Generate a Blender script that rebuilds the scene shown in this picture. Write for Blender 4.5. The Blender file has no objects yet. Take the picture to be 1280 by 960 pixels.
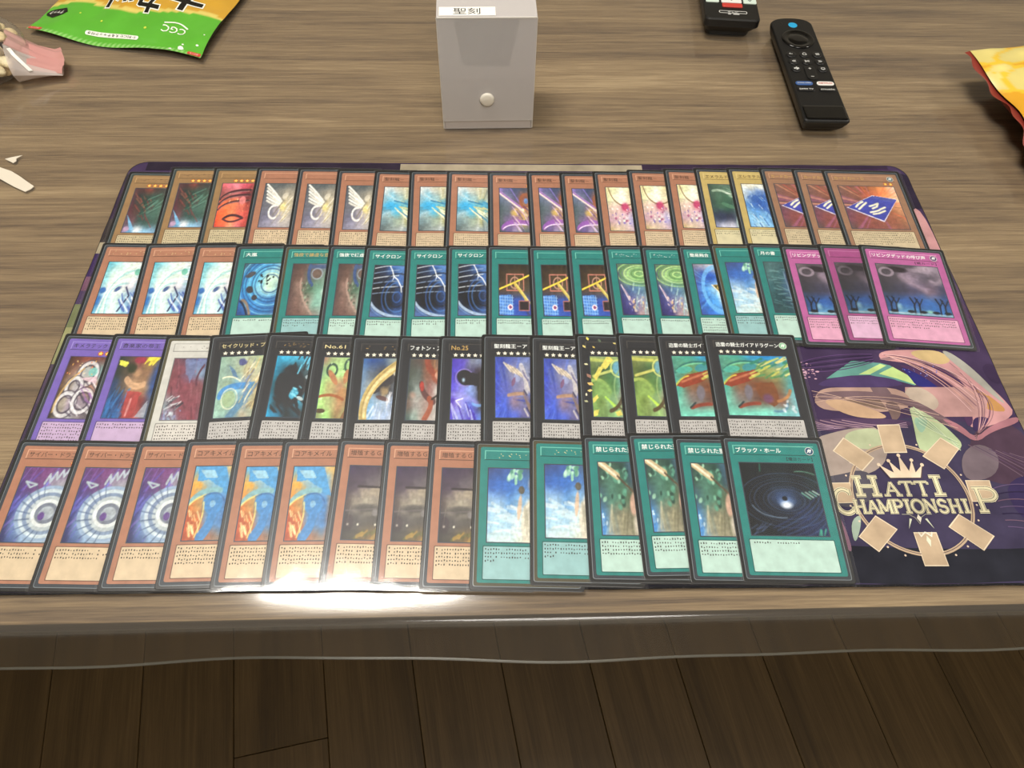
import bpy, bmesh, math, random
import numpy as np
from mathutils import Vector, Matrix, noise as mnoise

TZ = 0.40                      # height of the table's covered top above the floor
C = bpy.context.scene.collection
SC = bpy.context.scene

# ------------------------------------------------------------------ camera, world, lights, exposure
cam_d = bpy.data.cameras.new('camera')
cam_d.sensor_width = 36.0
cam_d.lens = 25.14
cam_d.clip_start = 0.02
cam = bpy.data.objects.new('camera', cam_d)
C.objects.link(cam)
_r, _u, _f = (0.9994, 0.0302, 0.0193), (-0.0358, 0.8413, 0.5394), (0.0, 0.5397, -0.8418)
cam.matrix_world = Matrix(((_r[0], _u[0], -_f[0], 0.0), (_r[1], _u[1], -_f[1], 0.0),
                           (_r[2], _u[2], -_f[2], TZ + 0.3936), (0, 0, 0, 1)))
SC.camera = cam

world = bpy.data.worlds.new('room_air')
SC.world = world
world.use_nodes = True
world.node_tree.nodes['Background'].inputs['Color'].default_value = (0.9, 0.92, 1.0, 1)
world.node_tree.nodes['Background'].inputs['Strength'].default_value = 0.05

SC.view_settings.view_transform = 'Standard'
SC.view_settings.look = 'None'
SC.view_settings.gamma = 1.0
SC.view_settings.use_curve_mapping = False
SC.cycles.caustics_reflective = False
SC.cycles.caustics_refractive = False
SC.cycles.sample_clamp_indirect = 2.0
SC.view_settings.exposure = -0.06

LAMPS = [  # ceiling lamps and one added fill: x, y, size along x, size along y, watts, colour
    (-0.44, 0.41, 0.68, 0.36, 33.0, (1.0, 0.955, 0.88)),
    (1.75, 1.00, 0.30, 0.30, 14.0, (1.0, 0.96, 0.89)),
    (0.30, -0.95, 1.00, 1.00, 33.0, (1.0, 0.95, 0.88)),  # added fill behind the camera, brightens the front of the card box
]

# ------------------------------------------------------------------ helpers
def hexc(h):
    return tuple(int(h[i:i + 2], 16) / 255.0 for i in (0, 2, 4))

def lin(c):
    a = np.asarray(c, dtype=float)
    return np.where(a <= 0.04045, a / 12.92, ((a + 0.055) / 1.055) ** 2.4)

def L4(h):
    return tuple(float(v) for v in lin(hexc(h))) + (1.0,)

def link(name, mesh, parent=None, mat=None, smooth=False):
    if mat is not None and not mesh.materials:
        mesh.materials.append(mat)
    if smooth:
        mesh.polygons.foreach_set('use_smooth', [True] * len(mesh.polygons))
    o = bpy.data.objects.new(name, mesh)
    C.objects.link(o)
    if parent is not None:
        o.parent = parent
    return o

def empty(name, loc=(0, 0, 0), rotz=0.0):
    o = bpy.data.objects.new(name, None)
    o.empty_display_size = 0.02
    C.objects.link(o)
    o.location = loc
    o.rotation_euler = (0, 0, rotz)
    return o

def tag(o, label=None, cat=None, group=None, kind=None):
    if label: o['label'] = label
    if cat: o['category'] = cat
    if group: o['group'] = group
    if kind: o['kind'] = kind
    return o

def bm_mesh(bm, name):
    me = bpy.data.meshes.new(name)
    bm.to_mesh(me)
    bm.free()
    return me

def box_bm(bm, x0, x1, y0, y1, z0, z1, bevel=0.0, seg=2):
    g = bmesh.ops.create_cube(bm, size=1.0)
    for v in g['verts']:
        v.co = Vector(((x0 + x1) / 2 + v.co.x * (x1 - x0), (y0 + y1) / 2 + v.co.y * (y1 - y0), (z0 + z1) / 2 + v.co.z * (z1 - z0)))
    if bevel > 0:
        es = set()
        for v in g['verts']:
            es.update(v.link_edges)
        bmesh.ops.bevel(bm, geom=list(es), offset=bevel, segments=seg, affect='EDGES', profile=0.5)

def round_rect(x0, x1, y0, y1, r, n=5):
    pts = []
    for cx, cy, a0 in ((x1 - r, y1 - r, 0), (x0 + r, y1 - r, 90), (x0 + r, y0 + r, 180), (x1 - r, y0 + r, 270)):
        for k in range(n + 1):
            a = math.radians(a0 + 90 * k / n)
            pts.append((cx + r * math.cos(a), cy + r * math.sin(a)))
    return pts

def loft(rings, cap_lo=True, cap_hi=True, closed=True):
    """Closed rings of 3-D points joined into one mesh."""
    verts, faces = [], []
    n = len(rings[0])
    for r in rings:
        verts += [tuple(p) for p in r]
    for i in range(len(rings) - 1):
        for k in range(n if closed else n - 1):
            a, b = i * n + k, i * n + (k + 1) % n
            faces.append((a, b, b + n, a + n))
    if cap_lo: faces.append(tuple(reversed(range(n))))
    if cap_hi: faces.append(tuple(range((len(rings) - 1) * n, len(rings) * n)))
    return verts, faces

def mesh_pd(name, verts, faces):
    me = bpy.data.meshes.new(name)
    me.from_pydata([tuple(v) for v in verts], [], [tuple(f) for f in faces])
    me.update()
    return me

class Print:
    """Flat coloured shapes, each on its own thin layer of ink, collected into one mesh with a colour attribute."""
    def __init__(self):
        self.v, self.f, self.c = [], [], []
    def poly(self, pts, col, z=0.0):
        z += (len(self.f) % 24) * 6e-7               # no two overlapping shapes share a plane
        b = len(self.v)
        self.v += [(p[0], p[1], z) for p in pts]
        a = sum(pts[i][0] * pts[(i + 1) % len(pts)][1] - pts[(i + 1) % len(pts)][0] * pts[i][1] for i in range(len(pts)))
        idx = list(range(b, b + len(pts)))
        self.f.append(idx if a >= 0 else idx[::-1])
        self.c.append(L4(col) if isinstance(col, str) else tuple(col))
    def rect(self, x0, x1, y0, y1, col, z=0.0):
        self.poly([(x0, y0), (x1, y0), (x1, y1), (x0, y1)], col, z)
    def line(self, pts, w, col, z=0.0, closed=False):
        """A mitred ribbon along a path."""
        pts = [Vector((p[0], p[1])) for p in pts]
        if closed: pts = pts + [pts[0]]
        n = len(pts)
        L_, R_ = [], []
        for i in range(n):
            a = pts[i] - pts[i - 1] if i > 0 else (pts[-1] - pts[-2] if closed else None)
            b = pts[i + 1] - pts[i] if i < n - 1 else (pts[1] - pts[0] if closed else None)
            a = (a or b).normalized(); b = (b or a).normalized()
            t = (a + b)
            t = t.normalized() if t.length > 1e-6 else a
            nn = Vector((-t.y, t.x)) * (w / 2 / max(.45, t.dot(a)))
            L_.append(pts[i] + nn); R_.append(pts[i] - nn)
        for i in range(n - 1):
            self.poly([L_[i], R_[i], R_[i + 1], L_[i + 1]], col, z)
    def disc(self, cx, cy, r, col, z=0.0, n=14, ry=None):
        ry = r if ry is None else ry
        self.poly([(cx + r * math.cos(2 * math.pi * k / n), cy + ry * math.sin(2 * math.pi * k / n)) for k in range(n)], col, z)
    def star(self, cx, cy, r, col, z=0.0):
        self.poly([(cx + (r if k % 2 == 0 else r * 0.42) * math.sin(math.pi * k / 5), cy + (r if k % 2 == 0 else r * 0.42) * math.cos(math.pi * k / 5)) for k in range(10)], col, z)
    def mesh(self, name):
        bm = bmesh.new()
        cl = bm.loops.layers.float_color.new('Col')
        for f, c in zip(self.f, self.c):
            vs = [bm.verts.new(self.v[i]) for i in f]
            try:
                fc = bm.faces.new(vs)
            except ValueError:
                continue
            for l in fc.loops: l[cl] = c
        bm.normal_update()
        big = [f for f in bm.faces if len(f.verts) > 4]
        bmesh.ops.triangulate(bm, faces=big)
        return bm_mesh(bm, name)

_tcache = {}
def text_geo(body, offset=0.0):
    """Vertices and faces of a line of writing, scaled to height 1 (em-ish), origin at its lower left corner."""
    key = (body, offset)
    if key in _tcache: return _tcache[key]
    cu = bpy.data.curves.new('writing', 'FONT')
    cu.body = body
    cu.resolution_u = 2
    cu.offset = offset
    ob = bpy.data.objects.new('writing', cu)
    C.objects.link(ob)
    dg = bpy.context.evaluated_depsgraph_get()
    me = bpy.data.meshes.new_from_object(ob.evaluated_get(dg))
    v = [tuple(p.co) for p in me.vertices]
    f = [tuple(p.vertices) for p in me.polygons]
    bpy.data.objects.remove(ob)
    bpy.data.curves.remove(cu)
    bpy.data.meshes.remove(me)
    if v:
        xs, ys = [p[0] for p in v], [p[1] for p in v]
        x0, x1, y0, y1 = min(xs), max(xs), min(ys), max(ys)
    else:
        x0, x1, y0, y1 = 0, 1, 0, 1
    _tcache[key] = (v, f, (x0, x1, y0, y1))
    return _tcache[key]

def text_mesh(name, body, x, y, width, height, z=0.0, offset=0.0, rot180=False, skew=0.0, base=None):
    """Writing fitted into the box at x, y (lower left) of width x height. base: fit with the box of this thinner text."""
    v, f, _ = text_geo(body, offset)
    x0, x1, y0, y1 = (text_geo(body, base) if base is not None else text_geo(body, offset))[2]
    sx, sy = width / max(x1 - x0, 1e-6), height / max(y1 - y0, 1e-6)
    out = []
    for p in v:
        a, b = (p[0] - x0) * sx, (p[1] - y0) * sy
        a += skew * b
        if rot180: a, b = width - a, height - b
        out.append((x + a, y + b, z))
    if rot180 is None: f = [t[::-1] for t in f]
    return mesh_pd(name, out, f)

def join_meshes(name, meshes):
    v, f = [], []
    for m in meshes:
        b = len(v)
        v += [tuple(p.co) for p in m.vertices]
        f += [tuple(i + b for i in p.vertices) for p in m.polygons]
        bpy.data.meshes.remove(m)
    return mesh_pd(name, v, f)

# ------------------------------------------------------------------ materials
def new_mat(name):
    m = bpy.data.materials.new(name)
    m.use_nodes = True
    nt = m.node_tree
    return m, nt, nt.nodes['Principled BSDF']

def N(nt, t, **kw):
    n = nt.nodes.new(t)
    for k, v in kw.items():
        setattr(n, k, v)
    return n

def plain(name, col, rough=0.5, spec=0.5, metal=0.0, coat=0.0, coat_rough=0.05, bump=None, mottle=None):
    m, nt, b = new_mat(name)
    b.inputs['Base Color'].default_value = L4(col) if isinstance(col, str) else col
    b.inputs['Roughness'].default_value = rough
    b.inputs['Specular IOR Level'].default_value = spec
    b.inputs['Metallic'].default_value = metal
    b.inputs['Coat Weight'].default_value = coat
    b.inputs['Coat Roughness'].default_value = coat_rough
    tc = N(nt, 'ShaderNodeTexCoord')
    if mottle:
        sc, amt = mottle
        no = N(nt, 'ShaderNodeTexNoise'); no.inputs['Scale'].default_value = sc; no.inputs['Detail'].default_value = 4
        nt.links.new(tc.outputs['Object'], no.inputs['Vector'])
        mr = N(nt, 'ShaderNodeMapRange'); mr.inputs['From Min'].default_value = 0.3; mr.inputs['From Max'].default_value = 0.7
        mr.inputs['To Min'].default_value = 1 - amt; mr.inputs['To Max'].default_value = 1 + amt
        nt.links.new(no.outputs['Fac'], mr.inputs['Value'])
        mx = N(nt, 'ShaderNodeMix', data_type='RGBA', blend_type='MULTIPLY'); mx.inputs['Factor'].default_value = 1
        mx.inputs['A'].default_value = b.inputs['Base Color'].default_value
        nt.links.new(mr.outputs['Result'], mx.inputs['B'])
        nt.links.new(mx.outputs['Result'], b.inputs['Base Color'])
    if bump:
        sc, st, dist = bump
        no = N(nt, 'ShaderNodeTexNoise'); no.inputs['Scale'].default_value = sc; no.inputs['Detail'].default_value = 3
        nt.links.new(tc.outputs['Object'], no.inputs['Vector'])
        bp = N(nt, 'ShaderNodeBump'); bp.inputs['Strength'].default_value = st; bp.inputs['Distance'].default_value = dist
        nt.links.new(no.outputs['Fac'], bp.inputs['Height'])
        nt.links.new(bp.outputs['Normal'], b.inputs['Normal'])
    return m

def printed(name, rough=0.45, spec=0.3, noise=None, coat=0.0):
    """Ink: colour read from the mesh's colour attribute, with a light paper mottle."""
    m, nt, b = new_mat(name)
    at = N(nt, 'ShaderNodeAttribute', attribute_name='Col')
    out = at.outputs['Color']
    if noise:
        sc, amt = noise
        tc = N(nt, 'ShaderNodeTexCoord')
        no = N(nt, 'ShaderNodeTexNoise'); no.inputs['Scale'].default_value = sc; no.inputs['Detail'].default_value = 5
        nt.links.new(tc.outputs['Object'], no.inputs['Vector'])
        mr = N(nt, 'ShaderNodeMapRange'); mr.inputs['From Min'].default_value = 0.3; mr.inputs['From Max'].default_value = 0.7
        mr.inputs['To Min'].default_value = 1 - amt; mr.inputs['To Max'].default_value = 1 + amt
        nt.links.new(no.outputs['Fac'], mr.inputs['Value'])
        mx = N(nt, 'ShaderNodeMix', data_type='RGBA', blend_type='MULTIPLY'); mx.inputs['Factor'].default_value = 1
        nt.links.new(out, mx.inputs['A']); nt.links.new(mr.outputs['Result'], mx.inputs['B'])
        out = mx.outputs['Result']
    nt.links.new(out, b.inputs['Base Color'])
    b.inputs['Roughness'].default_value = rough
    b.inputs['Specular IOR Level'].default_value = spec
    b.inputs['Coat Weight'].default_value = coat
    return m

def both_sides(nt, fr, ior):
    """A thin sheet reflects alike from either face."""
    ge = N(nt, 'ShaderNodeNewGeometry')
    mr = N(nt, 'ShaderNodeMapRange')
    mr.inputs['To Min'].default_value = ior; mr.inputs['To Max'].default_value = 1 / ior
    nt.links.new(ge.outputs['Backfacing'], mr.inputs['Value']); nt.links.new(mr.outputs[0], fr.inputs['IOR'])

def clear_film(name, ior=1.5, rough=0.06, tint=(1, 1, 1, 1), bump=None, haze=0.0, haze_col=(0.8, 0.8, 0.8, 1)):
    """Thin clear plastic: straight-through light plus a Fresnel reflection, a touch of milkiness."""
    m = bpy.data.materials.new(name)
    m.use_nodes = True
    nt = m.node_tree
    nt.nodes.clear()
    out = N(nt, 'ShaderNodeOutputMaterial')
    tr = N(nt, 'ShaderNodeBsdfTransparent'); tr.inputs['Color'].default_value = tint
    gl = N(nt, 'ShaderNodeBsdfGlossy'); gl.inputs['Roughness'].default_value = rough
    fr = N(nt, 'ShaderNodeFresnel'); fr.inputs['IOR'].default_value = ior
    both_sides(nt, fr, ior)
    mx = N(nt, 'ShaderNodeMixShader')
    first = tr.outputs[0]
    if haze > 0:
        df = N(nt, 'ShaderNodeBsdfDiffuse'); df.inputs['Color'].default_value = haze_col
        hm = N(nt, 'ShaderNodeMixShader'); hm.inputs[0].default_value = haze
        nt.links.new(tr.outputs[0], hm.inputs[1]); nt.links.new(df.outputs[0], hm.inputs[2])
        first = hm.outputs[0]
    nt.links.new(fr.outputs[0], mx.inputs[0]); nt.links.new(first, mx.inputs[1]); nt.links.new(gl.outputs[0], mx.inputs[2])
    nt.links.new(mx.outputs[0], out.inputs[0])
    if bump:
        sc, st, dist = bump
        tc = N(nt, 'ShaderNodeTexCoord')
        no = N(nt, 'ShaderNodeTexNoise'); no.inputs['Scale'].default_value = sc; no.inputs['Detail'].default_value = 2
        nt.links.new(tc.outputs['Object'], no.inputs['Vector'])
        bp = N(nt, 'ShaderNodeBump'); bp.inputs['Strength'].default_value = st; bp.inputs['Distance'].default_value = dist
        nt.links.new(no.outputs['Fac'], bp.inputs['Height'])
        nt.links.new(bp.outputs['Normal'], gl.inputs['Normal']); nt.links.new(bp.outputs['Normal'], fr.inputs['Normal'])
    return m

def wood(name, cols, along='x', scale=1.0, rough=0.5, per_object=False, fine=0.5, contrast=1.0):
    """Straight-grained wood: stretched noise for bands, streaks and pores."""
    m, nt, b = new_mat(name)
    tc = N(nt, 'ShaderNodeTexCoord')
    vec = tc.outputs['Object']
    if per_object:
        oi = N(nt, 'ShaderNodeObjectInfo')
        sc_ = N(nt, 'ShaderNodeVectorMath', operation='SCALE'); sc_.inputs[0].default_value = (7.3, 3.1, 5.7)
        nt.links.new(oi.outputs['Random'], sc_.inputs['Scale'])
        ad = N(nt, 'ShaderNodeVectorMath', operation='ADD')
        nt.links.new(vec, ad.inputs[0]); nt.links.new(sc_.outputs[0], ad.inputs[1])
        vec = ad.outputs[0]
    def stretched(sx, sy, detail, rough_=0.55, warp=0.0):
        mp = N(nt, 'ShaderNodeMapping')
        s = (sx, sy, sy) if along == 'x' else (sy, sx, sy)
        mp.inputs['Scale'].default_value = tuple(v * scale for v in s)
        nt.links.new(vec, mp.inputs['Vector'])
        n = N(nt, 'ShaderNodeTexNoise')
        n.inputs['Scale'].default_value = 1.0; n.inputs['Detail'].default_value = detail; n.inputs['Roughness'].default_value = rough_
        n.inputs['Distortion'].default_value = warp
        nt.links.new(mp.outputs[0], n.inputs['Vector'])
        return n.outputs['Fac']
    big = stretched(2.2, 26.0, 4, 0.55, 0.7)
    mid = stretched(5.0, 190.0, 6, 0.72, 0.8)
    pore = stretched(30.0, 850.0, 3, 0.6, 0.0)
    def mul(a, k):
        n = N(nt, 'ShaderNodeMath', operation='MULTIPLY'); nt.links.new(a, n.inputs[0]); n.inputs[1].default_value = k; return n.outputs[0]
    def add(a, c):
        n = N(nt, 'ShaderNodeMath', operation='ADD'); nt.links.new(a, n.inputs[0]); nt.links.new(c, n.inputs[1]); return n.outputs[0]
    tot = add(add(mul(big, 0.45), mul(mid, 0.45)), mul(pore, 0.25 * fine))
    mr = N(nt, 'ShaderNodeMapRange')
    mean = 0.45 + 0.125 * fine
    mr.inputs['From Min'].default_value = mean - 0.17 / contrast; mr.inputs['From Max'].default_value = mean + 0.17 / contrast
    nt.links.new(tot, mr.inputs['Value'])
    cr = N(nt, 'ShaderNodeValToRGB')
    el = cr.color_ramp.elements
    el[0].color = L4(cols[0]); el[1].color = L4(cols[-1])
    for k, c in enumerate(cols[1:-1]):
        e = el.new((k + 1) / (len(cols) - 1)); e.color = L4(c)
    nt.links.new(mr.outputs[0], cr.inputs[0])
    nt.links.new(cr.outputs[0], b.inputs['Base Color'])
    b.inputs['Roughness'].default_value = rough
    b.inputs['Specular IOR Level'].default_value = 0.3
    bp = N(nt, 'ShaderNodeBump'); bp.inputs['Strength'].default_value = 0.25; bp.inputs['Distance'].default_value = 0.0004
    nt.links.new(tot, bp.inputs['Height']); nt.links.new(bp.outputs[0], b.inputs['Normal'])
    return m

M = {}
M['table'] = wood('walnut_grain', ['423324', '604c37', '7c664a', '927b5b', 'aa9371'], 'x', 1.0, 0.55, contrast=1.0, fine=1.1)
M['table_edge'] = wood('walnut_shaded_edge', ['3a2e22', '4d3f30', '5a4a38'], 'x', 1.0, 0.6)  # darker walnut: the shadow on the table's side is put into the colours
M['plank'] = wood('dark_floor_oak', ['2e210e', '3b2c14', '48371d', '534126'], 'y', 1.0, 0.5, per_object=True)
M['floor_base'] = plain('floor_gap', '0b0805', 0.9)
M['wall'] = plain('wall_paper', 'd8d2c4', 0.9, 0.2, bump=(300, 0.2, 0.001))
M['ceiling'] = plain('ceiling_paper', 'e6e2d8', 0.9, 0.2)
M['trim'] = plain('trim_wood', '6d5540', 0.5)
M['vinyl'] = clear_film('clear_vinyl', 1.62, 0.13, (0.97, 0.97, 0.95, 1), bump=(9.0, 0.25, 0.004), haze=0.05, haze_col=(0.75, 0.74, 0.70, 1))
M['sleeve'] = plain('black_sleeve', '0e0f11', 0.35, 0.5)
M['inner'] = plain('inner_sleeve', '7c868c', 0.3, 0.5)
M['film'] = clear_film('clear_sleeve', 1.45, 0.09, (1, 1, 1, 1), bump=(35.0, 0.25, 0.0012), haze=0.015)
M['frame'] = printed('card_ink', 0.4, 0.35, (160.0, 0.10))
M['ink'] = printed('picture_ink', 0.4, 0.35)
M['rules'] = plain('rules_ink', '28231e', 0.6)
M['rubber'] = plain('mat_rubber', '15151a', 0.85, 0.3, bump=(1200, 0.6, 0.0006))
M['matprint'] = printed('mat_cloth_ink', 0.8, 0.15, (55.0, 0.22))
M['fuzz'] = plain('cloth_fibre', '8a8a90', 0.9, 0.2)
for k, c in dict(brown='3c2418', gold='c9a55a', white='f0f4f0', dark='201c2c', yellow='e6d79a').items():
    M['t_' + k] = plain('lettering_' + k, c, 0.5)

# ------------------------------------------------------------------ the room
X0, X1, Y0, Y1, ZC = -2.2, 2.7, -1.6, 2.6, 2.4
def shell(name, x0, x1, y0, y1, z0, z1, mat):
    bm = bmesh.new(); box_bm(bm, x0, x1, y0, y1, z0, z1)
    o = link(name, bm_mesh(bm, name), None, mat)
    return tag(o, kind='structure')

PLANK_T = 0.006
floor = shell('floor', X0, X1, Y0, Y1, -0.03, -PLANK_T, M['floor_base'])
shell('ceiling', X0, X1, Y0, Y1, ZC, ZC + 0.05, M['ceiling'])
shell('wall_left', X0 - 0.05, X0, Y0, Y1, -0.03, ZC, M['wall'])
shell('wall_right', X1, X1 + 0.05, Y0, Y1, -0.03, ZC, M['wall'])
shell('wall_front', X0, X1, Y0 - 0.05, Y0, -0.03, ZC, M['wall'])
shell('wall_back', X0, X1, Y1, Y1 + 0.05, -0.03, ZC, M['wall'])
shell('baseboard_left', X0, X0 + 0.01, Y0, Y1, 0.0, 0.06, M['trim'])
shell('baseboard_right', X1 - 0.01, X1, Y0, Y1, 0.0, 0.06, M['trim'])
shell('baseboard_back', X0, X1, Y1 - 0.01, Y1, 0.0, 0.06, M['trim'])
shell('baseboard_front', X0, X1, Y0, Y0 + 0.01, 0.0, 0.06, M['trim'])

# floor boards run obliquely under the table, each a piece of its own
FA = math.radians(13.5)
PW, PL = 0.0915, 0.909
bm = bmesh.new()
box_bm(bm, -PW / 2 + 0.0003, PW / 2 - 0.0003, -PL / 2 + 0.0003, PL / 2 - 0.0003, -PLANK_T, 0.0, 0.0006, 1)
plank_me = bm_mesh(bm, 'plank'); plank_me.materials.append(M['plank'])
rng = random.Random(4)
for k in range(-10, 14):
    s = -0.2382 + PW * (k + 0.5)
    t0 = 0.1204 if k == 0 else 0.1204 + rng.uniform(0.25, 0.66)
    for j in range(-2, 2):
        t = t0 + (j + 0.5) * PL
        x, y = s * math.cos(FA) - t * math.sin(FA), s * math.sin(FA) + t * math.cos(FA)
        if not (X0 + 0.52 < x < X1 - 0.52 and Y0 + 0.5 < y < Y1 - 0.5): continue
        o = link('plank', plank_me, floor)
        o.location = (x, y, 0); o.rotation_euler = (0, 0, FA)

# ------------------------------------------------------------------ ceiling lamps and the added fill lamp
def overhead_light(x, y, lx, ly, watts, col, label):
    root = empty('overhead_light', (x, y, ZC))
    tag(root, label, 'lamp')
    rings = []
    for k, z in ((1.04, 0.0), (1.08, -.02), (1.06, -.05), (1.0, -.055), (1.0, -.03)):
        rings.append([(p[0], p[1], z) for p in round_rect(-lx / 2 * k, lx / 2 * k, -ly / 2 * k, ly / 2 * k, min(lx, ly) / 2 * k * .999, 8)])
    v, f = loft(rings, False, True)
    link('housing', mesh_pd('lamp_housing', v, f), root, M['ceiling'])
    ld = bpy.data.lights.new('lamp_light', 'AREA')
    ld.shape = 'DISK' if lx == ly else 'ELLIPSE'
    ld.size = lx; ld.size_y = ly; ld.energy = watts; ld.color = col
    lo = bpy.data.objects.new('lamp_light', ld); C.objects.link(lo)
    lo.parent = root; lo.location = (0, 0, -0.06)
overhead_light(*LAMPS[0], 'long oval white ceiling lamp above the table')
overhead_light(*LAMPS[2], 'wide round fill lamp added behind the photographer')
overhead_light(*LAMPS[1], 'small round white ceiling lamp further along the room')

# ------------------------------------------------------------------ the table and its clear cover
TA = math.radians(3.19)
table = empty('low_table', (0.0, 0.1042, 0.0), TA)
tag(table, 'low walnut table with a thin top under a clear cover', 'table')
TT = TZ - 0.0022                                    # the wood lies just under the vinyl
bm = bmesh.new(); box_bm(bm, -0.82, 0.82, 0.0, 0.85, TT - 0.016, TT, 0.0012, 2)
me = bm_mesh(bm, 'table_top'); me.materials.append(M['table']); me.materials.append(M['table_edge'])
for p in me.polygons:
    if abs(p.normal.z) < 0.5: p.material_index = 1
link('table_top', me, table)
bm = bmesh.new()
for a in ((-0.74, 0.74, 0.09, 0.108), (-0.74, 0.74, 0.742, 0.76), (-0.74, -0.722, 0.108, 0.742), (0.722, 0.74, 0.108, 0.742)):
    box_bm(bm, *a, TT - 0.07, TT - 0.016)
link('apron', bm_mesh(bm, 'apron'), table, M['table_edge'])
for sx in (-0.73, 0.73):
    for y in (0.10, 0.75):
        v, f = loft([[(sx + a * q, y + b * q, z) for a, b in round_rect(-1, 1, -1, 1, 0.3, 3)] for q, z in ((0.02, 0.0), (0.03, TT - 0.07))])
        link('leg', mesh_pd('leg', v, f), table, M['table_edge'], False)

def cover():
    """A clear vinyl sheet: flat over the top, easing over the near edge and hanging with a wavy hem."""
    prof = []                                       # (y from the table edge, z, waviness)
    for d in (0.84, 0.6, 0.4, 0.25, 0.15, 0.10, 0.07, 0.05, 0.035):
        prof.append((d, 0.0, 0.0))
    for k in range(1, 13):
        d = 0.032 - 0.032 * k / 12
        prof.append((d, -0.0018 * (1 - d / 0.032) ** 2, 0.05))
    R = 0.006
    for k in range(1, 9):
        a = math.radians(6.0 + 80 * k / 8)
        prof.append((-R * math.sin(a), -0.0018 - R * (1 - math.cos(a)), 0.1))
    for k in range(1, 13):
        prof.append((-R - 0.004 * k / 12, -0.0075 - 0.054 * k / 12, 0.1 + 0.9 * k / 12))
    nx = 150
    v, f = [], []
    for y, z, w in prof:
        for i in range(nx + 1):
            x = -0.815 + 1.63 * i / nx
            wave = (math.sin(x * 21 + 1.0) * 0.5 + math.sin(x * 9.3 + 0.4) * 0.7 + math.sin(x * 47) * 0.18) * 0.0030 * w
            hem = 0.0014 * w * math.sin(x * 13 + 2.2)
            v.append((x, y - wave, z + hem * (1 if w > 0.15 else 0)))
    n = nx + 1
    for j in range(len(prof) - 1):
        for i in range(nx):
            f.append((j * n + i, (j + 1) * n + i, (j + 1) * n + i + 1, j * n + i + 1))
    return mesh_pd('clear_table_cover', v, f), v[-n:]
me, hemline = cover()
co = link('clear_table_cover', me, None, M['vinyl'], True)
co.location = (0.0, 0.1042, TZ); co.rotation_euler = (0, 0, TA)
tag(co, 'clear vinyl cover lying over the walnut table with a wavy overhang', 'table cover')
# cut edge of the sheet, the light it catches painted as pale colour
v, f = [], []
for p in hemline:
    v += [(p[0], p[1] - 0.0007, p[2]), (p[0], p[1] + 0.0007, p[2]), (p[0], p[1] + 0.0007, p[2] - 0.0012), (p[0], p[1] - 0.0007, p[2] - 0.0012)]
for i in range(len(hemline) - 1):
    for k in range(4):
        f.append((i * 4 + k, i * 4 + (k + 1) % 4, i * 4 + 4 + (k + 1) % 4, i * 4 + 4 + k))
tag(link('cut_edge', mesh_pd('cut_edge', v, f), co, plain('vinyl_edge', '6a675e', 0.25, 0.6)), 'pale cut edge of the clear sheet')

# ------------------------------------------------------------------ the play mat
MA = 0.04533
MW, MH, MT = 0.6264, 0.3466, 0.0020
ca, sa = math.cos(MA), math.sin(MA)
def mat_xy(x, y):
    x, y = x - 0.2902, y + 0.1168
    return ca * x - sa * y, sa * x + ca * y
mx0, my0 = mat_xy(0, 0)
outline = round_rect(0, MW, 0, MH, 0.014, 6)
def edge_jig(p, k):                                  # a slightly frayed, hand-cut outline
    n_ = mnoise.noise(Vector((p[0] * 60, p[1] * 60, 3.3)))
    return (p[0] + n_ * 0.0004, p[1] + n_ * 0.0004)
dense = []
for i, p in enumerate(outline):
    q = outline[(i + 1) % len(outline)]
    steps = max(1, int(math.hypot(q[0] - p[0], q[1] - p[1]) / 0.004))
    for k in range(steps):
        dense.append((p[0] + (q[0] - p[0]) * k / steps, p[1] + (q[1] - p[1]) * k / steps))
dense = [edge_jig(p, 0) for p in dense]
cx_, cy_ = MW / 2, MH / 2
def inset(pts, d):
    out = []
    for x, y in pts:
        out.append((x - math.copysign(min(d, abs(x - cx_)), x - cx_) * (1 if abs(x - cx_) > cx_ - 0.02 else 0),
                    y - math.copysign(min(d, abs(y - cy_)), y - cy_) * (1 if abs(y - cy_) > cy_ - 0.02 else 0)))
    return out
rings = [[(x, y, 0.0001) for x, y in dense], [(x, y, MT * 0.7) for x, y in dense], [(x, y, MT * 0.93) for x, y in inset(dense, 0.0003)], [(x, y, MT) for x, y in inset(dense, 0.0009)]]
v, f = loft(rings)
mat = link('playmat', mesh_pd('playmat', v, f), None, M['rubber'])
mat.location = (mx0, my0, TZ); mat.rotation_euler = (0, 0, MA)
tag(mat, 'dark purple printed cloth playmat with black rubber edge under the rows of cards', 'playmat')
mm = 0.001
def Q(pts): return [(a * mm, b * mm) for a, b in pts]
def smooth_poly(pts, it=2):
    for _ in range(it):
        out = []
        n = len(pts)
        for i in range(n):
            a, b = pts[i], pts[(i + 1) % n]
            out += [(a[0] * .75 + b[0] * .25, a[1] * .75 + b[1] * .25), (a[0] * .25 + b[0] * .75, a[1] * .25 + b[1] * .75)]
        pts = out
    return pts
def clip(pts):                                       # keep ink on the mat
    return [(min(max(x, .92), MW / mm - .92), min(max(y, .92), MH / mm - .92)) for x, y in pts]

P = Print()
ZL = 0.000008
P.poly(inset(dense, 0.0009), '40324f')
lay = [0]
def ink(pts, col, sm=True, step=True):
    if step: lay[0] += 1
    P.poly(Q(clip(smooth_poly(pts) if sm else pts)), col, ZL * lay[0])
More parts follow.
